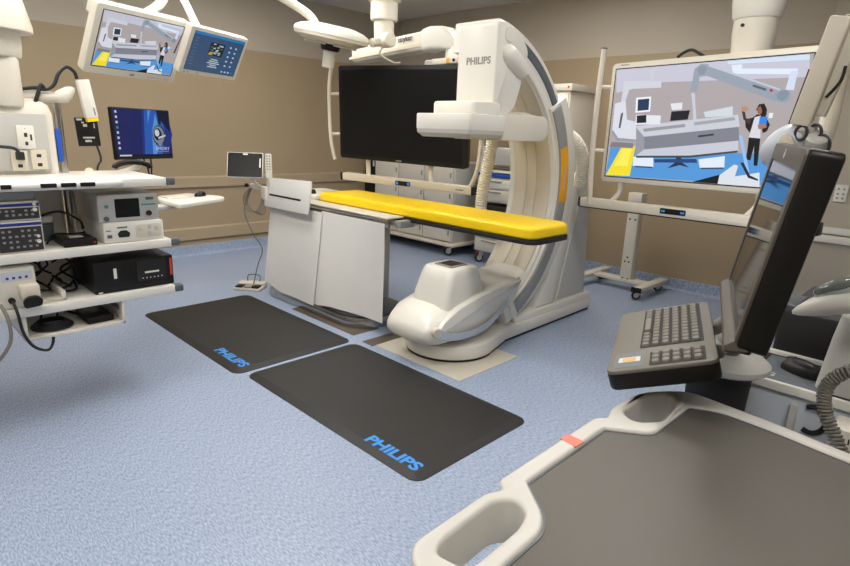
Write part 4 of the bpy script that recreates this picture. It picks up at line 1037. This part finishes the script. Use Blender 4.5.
b = nb(); cyl(b, (.715, 3.45, .96), (.715, 3.45, 1.0), .05, .05, bev=.006); obj('lid', b, M['white'], t)
b = nb(); tube(b, [(.70, 3.4, 1.0), (.78, 3.38, 1.02), (.86, 3.36, .97), (.88, 3.4, .92), (.9, 3.46, .92)], .006, 8)
o = obj('cable', b, M['cable']); tag(o, 'thin black cable arching above the small recorder box on the middle shelf', 'cable')
b = nb(); tube(b, [(.69, 3.3, .876), (.75, 3.4, .90), (.84, 3.42, .89), (.9, 3.45, .89)], .006, 8)
o = obj('cable', b, M['cable']); tag(o, 'black cable lying low behind the recorder box on the middle shelf', 'cable')
# PC case and pump on the lowest shelf
t = unit('computer_case', 'large black computer case on the lowest shelf', 'computer', .85, 1.255, 3.185, 3.64, .601, .768, M['black'], .006)
m = front(3.185)
b = nb(); prism(b, rrect(1.06, .64, 1.215, .755, .004), 0, .004, m); fd = obj('drive_door', b, M['mblack'], t)
b = nb(); prism(b, rrect(1.10, .683, 1.175, .693, .002), .0039, .005, m)
for k in range(6): prism(b, rrect(1.085 + k * .02, .655, 1.091 + k * .02, .66, .001, 1), .0039, .005, m)
obj('label_strip', b, M['white'], fd)
b = nb(); prism(b, rrect(.945, .675, .96, .73, .002), 0, .002, m); prism(b, rrect(.865, .606, .885, .612, .001, 1), 0, .001, m); obj('sticker', b, M['white'], t)
b = nb(); prism(b, rrect(1.236, .655, 1.247, .75, .002), 0, .003, m); obj('red_strip', b, M['red'], t)
t = unit('irrigation_pump', 'beige irrigation pump with a display on the lowest shelf', 'pump', .445, .60, 3.17, 3.45, .601, .80, M['white2'], .012)
m = front(3.17)
b = nb(); prism(b, rrect(.462, .735, .585, .78, .004), 0, .002, m, mi=0)
for k in range(4): prism(b, rrect(.48 + k * .025, .745, .492 + k * .025, .757, .004), .0018, .0028, m, mi=1)
obj('key_pad', b, [M['bluetint'], M['navy']], t)
b = nb(); box(b, .52, 3.105, .65, .598, 3.17, .72, .006); ph = obj('pump_head', b, M['cream'], t)
b = nb(); prism(b, rounded([(.525, .615), (.595, .62), (.603, .65), (.58, .672), (.54, .67), (.522, .65)], .012), 0.06, .085, m, .006); obj('head_cover', b, M['black'], ph)
b = nb(); cyl(b, (.49, 3.17, .645), (.49, 3.15, .645), .014); obj('tube_socket', b, M['mblack'], t)
b = nb(); tube(b, [(.49, 3.14, .645), (.495, 3.10, .60), (.505, 3.09, .50), (.54, 3.10, .42), (.60, 3.13, .38), (.64, 3.2, .40), (.64, 3.22, .46)], .007, 8); obj('power_lead', b, M['cable'], t)
b = nb(); tube(b, [(.44, 3.14, .64), (.455, 3.10, .58), (.45, 3.08, .48), (.40, 3.08, .40), (.34, 3.1, .34)], .008, 8); obj('hose', b, M['gcable'], t)
b = nb(); box(b, .615, 3.19, .601, .72, 3.4, .612, .003); box(b, .70, 3.19, .601, .72, 3.4, .65, .003); o = obj('parts_tray', b, M['white2']); tag(o, 'small open white tray beside the beige pump', 'tray')
t = unit('power_adapter', 'black power adapter lying in the tray under the shelves', 'adapter', .80, .93, 3.2, 3.42, .4455, .48, M['black'], .008)
b = nb()
for k in range(4):
    r = .075 - .008 * k; tube(b, [(.66 + r * 1.2 * math.cos(a), 3.28 + r * math.sin(a) * 1.2, .454 + .008 * k) for a in [2 * PI * j / 12 for j in range(12)]], .006, 8, 4, closed=True)
tube(b, [(.60, 3.25, .475), (.66, 3.38, .53), (.74, 3.4, .49), (.80, 3.36, .465)], .006, 8); tube(b, [(.7, 3.36, .46), (.75, 3.44, .545), (.83, 3.46, .53), (.87, 3.41, .49)], .006, 8)
o = obj('cable_coil', b, M['cable']); tag(o, 'coiled black cable in the tray under the shelves', 'cable')
b = nb()
for k in range(6):
    x, y = .64 + .034 * k, 3.44 + .03 * (k % 4); ph = random.uniform(0, 6); pts = []
    for q in range(9): pts.append((x + .035 * math.sin(ph + q * 1.1), y + .03 * math.cos(ph * 1.7 + q * 1.3), .608 + .208 * q / 8))
    tube(b, pts, .0055, 8)
tube(b, [(.64, 3.36, .608), (.70, 3.4, .612), (.76, 3.37, .62), (.82, 3.42, .65), (.83, 3.48, .7)], .006, 8); tube(b, [(.66, 3.42, .61), (.72, 3.34, .609), (.80, 3.34, .612), (.82, 3.46, .63)], .006, 8)
o = obj('cable_bundle', b, M['cable']); tag(o, 'tangle of black cables behind the computer case', 'cable')

for o in list(C.objects):
    if o.parent is None and o.name.split('.')[0] in ('equipment_boom', 'light_source', 'camera_console', 'electrosurgical_unit', 'processor_unit', 'recorder_box', 'suction_canister', 'computer_case', 'irrigation_pump', 'parts_tray', 'tray', 'power_adapter', 'cable_coil', 'cable_bundle', 'cable'):
        o.matrix_world = Matrix.Translation(V((-.025, 0, .011))) @ WM[o.name]

# ------------------------------------------------------------------ foreground: grey cart
ZT = .95
t = thing('medical_cart', 'grey-topped cart with pale rim and loop handles in the near foreground', 'cart', (.83, -.05, 0))
OUT = [(.448, .442), (.475, .468), (.640, .470), (.668, .456), (.682, .477), (1.003, .477), (1.022, .458), (1.065, .474), (1.19, .470), (1.285, .40), (1.265, .20), (1.235, .06), (1.20, -.30), (1.1, -.46), (.52, -.46), (.45, -.40), (.443, .40)]
OUTr = rounded(OUT, [.02, .02, .02, .015, .012, .012, .015, .02, .05, .04, .1, .1, .1, .08, .06, .08, .05], 5)
INN = [(.50, .352), (.63, .356), (.664, .376), (.714, .441), (.977, .441), (1.03, .366), (1.205, .363), (1.235, .31), (1.228, .2), (1.202, .06), (1.165, -.28), (1.06, -.41), (.53, -.41), (.48, -.36), (.475, .33)]
INNr = rounded(INN, [.02, .03, .02, .005, .005, .02, .008, .03, .05, .1, .1, .06, .04, .04, .03], 5)
H1 = rounded([(.494, .381), (.615, .384), (.652, .40), (.66, .428), (.632, .448), (.51, .442), (.484, .432)], .02, 5)
H2 = rounded([(1.046, .412), (1.093, .374), (1.205, .386), (1.232, .416), (1.185, .454), (1.067, .448)], .02, 5)
b = nb(); fill2d(b, [OUTr, INNr, H1, H2], ZT - .085, ZT, I4, .008); obj('rim', b, M['rim'], t, ang=50)
b = nb(); prism(b, INNr, ZT - .04, ZT - .007); obj('work_surface', b, M['tgrey'], t)
b = nb(); fill2d(b, [offset(INNr, -.004), offset(INNr, .003)], ZT - .012, ZT - .0055, I4, .0005); obj('seal_line', b, M['dgrey'], t)
b = nb(); prism(b, rounded([(.46, .30), (.70, .30), (.70, .418), (.46, .418)], .01), ZT - .10, ZT - .082, I4, .003); prism(b, rounded([(.46, .30), (.55, .30), (.55, .46), (.46, .46)], .01), ZT - .10, ZT - .082, I4, .003); obj('handle_ledge', b, M['rim'], t)
b = nb(); prism(b, rounded([(1.0, .30), (1.26, .30), (1.26, .424), (1.0, .424)], .01), ZT - .10, ZT - .082, I4, .003); obj('handle_ledge', b, M['rim'], t)
b = nb(); prism(b, [(.898, .4775), (.897, .442), (.867, .442), (.872, .4775)], ZT - .002, ZT + .0006); obj('salmon_tape', b, M['salmon'], t)
b = nb(); loft(b, [[V((x, y, z)) for x, y in rrect(.50 + d, -.40 + d, 1.12 - d, .33 - d, .04, 4)] for d, z in ((.06, .16), (.02, .3), (0, .6), (0, .84), (-.01, ZT - .045))]); bd = obj('body', b, M['rim'], t)
for z0, z1 in ((.25, .5), (.52, .7), (.72, .86)):
    b = nb(); box(b, .56, .325, z0, 1.06, .345, z1, .006); d = obj('drawer', b, M['white2'], t)
    b = nb(); box(b, .7, .343, z1 - .05, .92, .358, z1 - .03, .004); obj('handle', b, M['grey'], d)
b = nb(); box(b, .48, -.4, .10, 1.14, .34, .17, .02); obj('base', b, M['dgrey'], t)
for x, y in ((.56, -.32), (1.06, -.32), (.56, .26), (1.06, .26)): caster(t, x, y, .11, .05, .3)

# ------------------------------------------------------------------ white console with all-in-one screen
t = thing('white_console', 'white wheeled console with a dark recessed top behind the grey cart', 'console cart', (2.0, .1, 0))
b = nb(); prism(b, rounded([(1.63, .378), (2.35, .378), (2.35, -.42), (1.63, -.42)], .02), .12, .885, I4, .012); obj('body', b, M['bluetint'], t)  # white body, the floor's blue reflection is put into its colour
b = nb(); fill2d(b, [rounded([(1.622, .386), (1.90, .386), (1.90, -.43), (1.622, -.43)], .012), rounded([(1.634, .374), (1.888, .374), (1.888, -.42), (1.634, -.42)], .008)], .88, .905, I4, .003); obj('top_rim', b, M['white'], t)
b = nb(); box(b, 1.634, -.42, .884, 1.888, .374, .892, .001); obj('top_recess', b, M['mblack'], t)
b = nb(); box(b, 1.90, -.40, .885, 2.33, .37, 1.03, .01); obj('rear_unit', b, M['mblack'], t)
b = nb(); box(b, 1.95, .34, .99, 2.11, .47, 1.035, .004); obj('pole_bracket', b, M['dgrey'], t)
b = nb(); box(b, 1.612, .232, .3, 1.632, .25, .86, .004); obj('front_rib', b, M['wgrey'], t)
b = nb(); box(b, 1.60, .376, .5, 2.3, .392, .87, .006); obj('side_panel', b, M['white'], t)
b = nb(); box(b, 1.66, -.40, .07, 2.32, .36, .13, .02); obj('base', b, M['dgrey'], t)
for x, y in ((1.7, .3), (2.28, .3), (1.7, -.35), (2.28, -.35)): caster(t, x, y, .075, .034, .3)
b = nb(); tube(b, [(1.628, .20 + .03 * math.cos(a), .83 + .035 * math.sin(a)) for a in [math.radians(x) for x in range(60, 301, 30)]], .007, 8); obj('cable_grip', b, M['mblack'], t)
b = nb(); box(b, 1.64, .20, .892, 1.87, .36, .8945, .001); o = obj('mouse_pad', b, M['dgrey']); tag(o, 'dark grey mouse pad on the white console top', 'mouse pad')
b = nb(); text(b, 'IG', frame((1.70, .325, .8946), (0, -1, 0), (1, 0, 0), (0, 0, 1)), .03, .028, bold=.03, depth=.0003); o2 = obj('print_mark', b, M['wgrey'], o, flat=True)
mouse((1.775, .265, .895), -2.0, 'black mouse on the pad of the white console', 1.05)
b = nb()
t = thing('label_device', 'small white boxed device with printed letters on the console front', 'device', (1.56, .09, .83))
b = nb(); box(b, 1.52, -.03, .81, 1.612, .15, .876, .012)
obj('casing', b, M['white2'], t)
b = nb(); text(b, 'ID', frame((1.5195, .10, .85), (0, -1, 0), (0, 0, 1), (-1, 0, 0)), .014, .022, bold=.01); obj('lettering', b, M['black'], t, flat=True)

am_ = frame((1.322, .322, 1.324), V((-.947, -.32, -.018)), V((.029, -.141, .990)), V((-.320, .937, .142)))
t = thing('all_in_one_computer', 'dark slanted touch-screen computer mounted over the keyboard, side on', 'computer', (1.50, .39, 0))
b = nb(); prism(b, rrect(-.253, -.18, .253, .18, .014, 5), -.052, 0, am_, .006); obj('housing', b, M['black'], t)
b = nb(); fill2d(b, [rrect(-.25, -.177, .25, .177, .012, 4), rrect(-.222, -.162, .222, .142, .004, 2)], -.001, .004, am_, .001); obj('front_bezel', b, M['aio'], t)
b = nb(); prism(b, rrect(-.222, -.162, .222, .142, .003), -.001, .002, am_); obj('screen', b, M['gloss'], t)
b = nb(); prism(b, rounded([(-.03, -.182), (.0, -.19), (.016, -.192), (.018, -.178), (.004, -.164), (-.01, -.164)], .003), -.25, .25, am_ @ frame((0, 0, 0), (0, 0, 1), (0, 1, 0), (1, 0, 0)), .005); obj('lower_bezel', b, M['aio'], t)
b = nb()
for k in range(3):
    a = PI / 2 + k * 2 * PI / 3; prism(b, rounded([(.004 * math.cos(a + 1.5), .004 * math.sin(a + 1.5)), (.011 * math.cos(a + .5), .011 * math.sin(a + .5)), (.011 * math.cos(a - .5), .011 * math.sin(a - .5)), (.004 * math.cos(a - 1.5), .004 * math.sin(a - 1.5))], .001), .004, .005, am_ @ Matrix.Translation(V((-.01, .16, 0))))
obj('maker_mark', b, M['silverprint'], t)
b = nb(); lathe(b, [(.03, .99), (.085, .985), (.10, .972), (.10, .96), (.09, .952)], Matrix.Translation(V((1.50, .385, 0))), 32); obj('swivel_plate', b, M['wgrey'], t)
b = nb(); tube(b, [(1.50, .385, .985), (1.49, .37, 1.05), am_ @ V((-.15, -.165, -.025))], .024, 12); obj('neck', b, M['dgrey'], t)
b = nb(); lathe(b, [(.075, .953), (.07, .8), (.065, .5), (.065, .03), (.10, .025), (.10, .001)], Matrix.Translation(V((1.50, .395, 0))), 28); obj('pedestal', b, M['mblack'], t)

kc = V((1.345, .495, 1.047)); KR = V((.346, -.882, .322)); KU = V((.929, .37, .017)); KN = V((-.134, .293, .947))
km_ = frame(kc, KR, KU, KN)
t = thing('keyboard_unit', 'thick grey keyboard with a number pad and amber reader below the slanted computer', 'keyboard', kc - KN * .046)
Wk, Hk = .224, .443
b = nb(); prism(b, rrect(-Wk / 2, -Hk / 2, Wk / 2, Hk / 2, .022, 6), -.046, -.006, km_, .006, 0); prism(b, rrect(-Wk / 2, -Hk / 2, Wk / 2, Hk / 2, .022, 6), -.010, 0, km_, .004, 1)
obj('base', b, [M['black'], M['key']], t)
def ku(u): return (u - .5) * Wk
def kv(v): return (v - .5) * Hk
b = nb(); prism(b, rrect(ku(.29), kv(.285), ku(.9), kv(.975), .003), -.002, .0004, km_); prism(b, rrect(ku(.40), kv(.025), ku(.9), kv(.21), .003), -.002, .0004, km_); obj('key_well', b, M['mblack'], t)
kp = None
def key(u0, v0, u1, v1, name='key'):
    b = nb(); o = rrect(u0, v0, u1, v1, .003, 2); prev = None
    for d, z in ((0, .0003), (.001, .004), (.0025, .006)):
        r = addring(b, [km_ @ V((p[0], p[1], z)) for p in offset(o, d)])
        if prev is None: cap(b, r[::-1])
        else: bridge(b, prev, r)
        prev = r
    cap(b, prev); obj(name, b, M['key'], t)
ux = [.31 + .0965 * i for i in range(6)]
for i in range(6):
    u0, u1 = ku(ux[i]), ku(ux[i] + .078); n = 12
    if i == 0:
        key(u0, kv(.55), u1, kv(.78), 'space_bar')
        rng = [k for k in range(12) if not (.30 + k * .055 + .046 > .55 and .30 + k * .055 < .78)]
    else: rng = range(12)
    for k in rng:
        v = .30 + k * .055; key(u0, kv(v), u1, kv(v + .045))
for i in range(5):
    for k in range(3):
        u = .42 + i * .094; v = .04 + k * .055; key(ku(u), kv(v), ku(u + .078), kv(v + .045))
b = nb(); prism(b, rrect(ku(.06), kv(.035), ku(.345), kv(.235), .003), -.001, .0004, km_); obj('reader_panel', b, M['dgrey'], t)
b = nb(); prism(b, rrect(ku(.105), kv(.1), ku(.31), kv(.165), .002), .0003, .0014, km_, 0, 0); prism(b, rrect(ku(.145), kv(.112), ku(.27), kv(.153), .001, 1), .0013, .002, km_, 0, 1); obj('fingerprint_reader', b, [M['silverprint'], M['scan']], t)
b = nb(); tube(b, [km_ @ V((.11, -.12, -.02)), km_ @ V((.13, -.08, -.012)), am_ @ V((.16, -.17, -.015))], .018, 10); tube(b, [km_ @ V((.1, .04, -.02)), km_ @ V((.13, .06, -.02)), am_ @ V((.0, -.17, -.02))], .018, 10); box(b, 0, 0, 0, .001, .001, .001, 0, 0, m=Matrix.Translation(am_ @ V((.0, -.17, -.02)))); obj('hinge', b, M['grey'], t)

# probe holder, scanner and coiled lead on the right edge
t = thing('probe_holder', 'grey upright holder standing on the console at the right edge', 'holder', (1.72, .14, .89))
b = nb(); loft(b, [[V((x, y, z)) for x, y in rrect(1.68 - d, .02 - d, 1.80 + d, .22 + d, .03, 4)] for d, z in ((.0, .8925), (-.005, .95), (-.012, 1.03), (-.02, 1.09))]); obj('body', b, M['wgrey'], t)
t = thing('handheld_scanner', 'white handheld scanner with a clear window resting on the grey holder', 'handheld scanner', (1.62, .2, 1.1))
sm_ = aim((1.625, .283, 1.112), V((.0, -.135, .055))) @ Matrix.Scale(1.15, 4)
def ell(x, rx, ry, dy=0, n=20): return [sm_ @ V((rx * math.cos(2 * PI * k / n), dy + ry * math.sin(2 * PI * k / n), x)) for k in range(n)]
b = nb(); loft(b, [ell(-.01, .004, .004, -.012), ell(.0, .014, .01, -.01), ell(.03, .03, .02, -.006), ell(.07, .038, .027), ell(.12, .04, .03), ell(.18, .036, .03), ell(.25, .03, .028), ell(.32, .022, .022)]); obj('shell', b, M['white'], t, ang=60)
b = nb(); m = sm_ @ Matrix.Translation(V((0, .02, .10))); ball(b, (0, 0, 0), .031, m, 18, sx=1.0, sy=.9, sz=2.1); obj('clear_window', b, M['glass'], t)
b = nb(); m = sm_ @ Matrix.Translation(V((0, .024, .085))); ball(b, (0, 0, 0), .021, m, 14, sx=.9, sy=.85, sz=1.9); obj('dark_lens', b, M['panel'], t)
b = nb(); cyl(b, sm_ @ V((0, .022, .135)), sm_ @ V((0, .024, .15)), .022); obj('green_ring', b, M['green'], t)
b = nb()
axis = smooth([(1.50, .07, 1.055), (1.46, .12, 1.045), (1.445, .155, 1.015), (1.44, .165, .98), (1.43, .155, .94), (1.42, .13, .90), (1.40, .10, .86), (1.38, .06, .83)], 40)
N = len(axis); pts = []
for i in range(N):
    tv = (axis[min(i + 1, N - 1)] - axis[max(i - 1, 0)]).normalized(); s = tv.cross(V((1, 0, .1))).normalized(); u = s.cross(tv)
    a = i / N * 2 * PI * 44; pts.append(axis[i] + (s * math.cos(a) + u * math.sin(a)) * .0125)
tube(b, pts, .0034, 6, 0); o = obj('coiled_cord', b, M['gcable']); tag(o, 'grey coiled cord hanging down at the right edge over the cart', 'cord')

# spring arm and pole rising behind the slanted computer
t = thing('balance_arm', 'cream spring arm slanting up behind the slanted computer at the right edge', 'support arm', (2.0, .438, 1.035))
p0, p1 = V((1.9, .418, 1.555)), V((1.9, .372, 1.83))
m = aim(p0, p1 - p0, V((1, 0, 0))); L = (p1 - p0).length
b = nb(); prism(b, rrect(-.02, -.017, .03, .017, .006, 3), -.0, L, m, .005); a_ = obj('arm_cover', b, M['cream'], t)
b = nb(); m2_ = aim(p0 + V((.045, -.022, .03)), p1 - p0 + V((0, -.012, -.02)), V((1, 0, 0))); prism(b, rrect(-.03, -.012, .03, .012, .006, 3), 0, L * .92, m2_, .004); obj('arm_underside', b, M['white2'], t)
b = nb(); tube(b, [p1 + V((0, -.012, -.005)), p1 + V((.02, -.05, .0)), p1 + V((.04, -.12, .01))], .006, 8); obj('cable', b, M['cable'], t)
b = nb(); tube(b, [p1 + V((.03, -.03, -.12)), p1 + V((.03, -.025, -.16)), p1 + V((.03, -.0, -.2))], .004, 8); obj('cable', b, M['cable'], t)
b = nb()
for c, r in ((V((1.89, .405, 1.535)), .02), (V((1.9, .375, 1.535)), .022), (V((1.9, .355, 1.50)), .03)): tube(b, [c + V((0, r * .7 * math.cos(a), r * math.sin(a))) for a in [2 * PI * k / 10 for k in range(10)]], .004, 8, 3, closed=True)
obj('cable_ring', b, M['panel'], t)
b = nb(); cyl(b, (1.91, .405, 1.56), (1.98, .385, 1.44), .028, .03, bev=.006); cyl(b, (1.9, .365, 1.53), (1.96, .385, 1.45), .03, .035, bev=.006); tube(b, [(1.98, .375, 1.47), (2.0, .41, 1.33), (2.0, .43, 1.2), (2.0, .438, 1.0355)], .022, 12); obj('lower_joint', b, M['wgrey'], t)
b = nb(); ball(b, (0, 0, 0), .062, aim((1.94, .445, 1.50), (0, -.75, .7)), 22, sx=1, sy=.85, sz=1.25); obj('dome_cover', b, M['bluetint'], t)  # dome coloured with the blue it mirrors from the lit screen
b = nb(); prism(b, rounded([(-.02, -.045), (.02, -.045), (.018, .03), (-.0, .045), (-.018, .03)], .012), -.012, .012, frame((1.86, .425, 1.49), (0, -1, 0), (0, 0.2, 1), (-1, 0, 0)), .006); obj('lever', b, M['cream'], t)
t = thing('support_pole', 'slim cream pole standing behind the spring arm at the right edge', 'pole', (2.05, .44, 1.035))
b = nb(); tube(b, [(2.05, .44, 1.0355), (2.04, .418, 1.28), (2.03, .388, 1.43), (2.03, .366, 1.54), (2.03, .362, 1.68), (2.03, .35, 1.85)], .016, 12); obj('tube', b, M['cream'], t)
b = nb(); cyl(b, (2.05, .44, 1.0355), (2.05, .44, 1.055), .026, bev=.005); obj('foot_flange', b, M['wgrey'], t)
# wall outlet at the far right
t = thing('wall_outlet', 'white outlet plate on the right wall beside the slanted computer', 'outlet', (5.8, .855, 1.1))
b = nb(); prism(b, rrect(-.045, -.07, .045, .07, .006), 0, .012, frame((5.8, .87, 1.13), (0, -1, 0), (0, 0, 1), (-1, 0, 0)), .003); obj('plate', b, M['white'], t)
for v in (.035, -.005, -.04):
    for u in (-.02, .018):
        b = nb(); prism(b, rrect(u - .008, v - .008, u + .008, v + .008, .003), .0118, .013, frame((5.8, .87, 1.13), (0, -1, 0), (0, 0, 1), (-1, 0, 0))); obj('socket', b, M['grey'], t)

# ------------------------------------------------------------------ camera and view
cam = bpy.data.cameras.new('camera'); cam.sensor_width = 36; cam.lens = 566.41 / 850 * 36; cam.clip_start = .05
co = bpy.data.objects.new('camera', cam); C.objects.link(co)
yaw, pitch, roll = .799296412, .261655951, .0383382964
f = V((math.sin(yaw) * math.cos(pitch), math.cos(yaw) * math.cos(pitch), -math.sin(pitch)))
r = V((math.cos(yaw), -math.sin(yaw), 0)); u = r.cross(f)
R_, U_ = r * math.cos(roll) + u * math.sin(roll), u * math.cos(roll) - r * math.sin(roll)
co.matrix_world = frame((0, 0, 1.5), R_, U_, -f)
sc = bpy.context.scene
sc.camera = co
w = bpy.data.worlds.new('world'); sc.world = w; w.use_nodes = True
w.node_tree.nodes['Background'].inputs['Color'].default_value = (.5, .5, .5, 1); w.node_tree.nodes['Background'].inputs['Strength'].default_value = .05
sc.view_settings.view_transform = 'Standard'; sc.view_settings.look = 'None'; sc.view_settings.exposure = 0; sc.view_settings.gamma = 1
sc.view_settings.use_curve_mapping = False
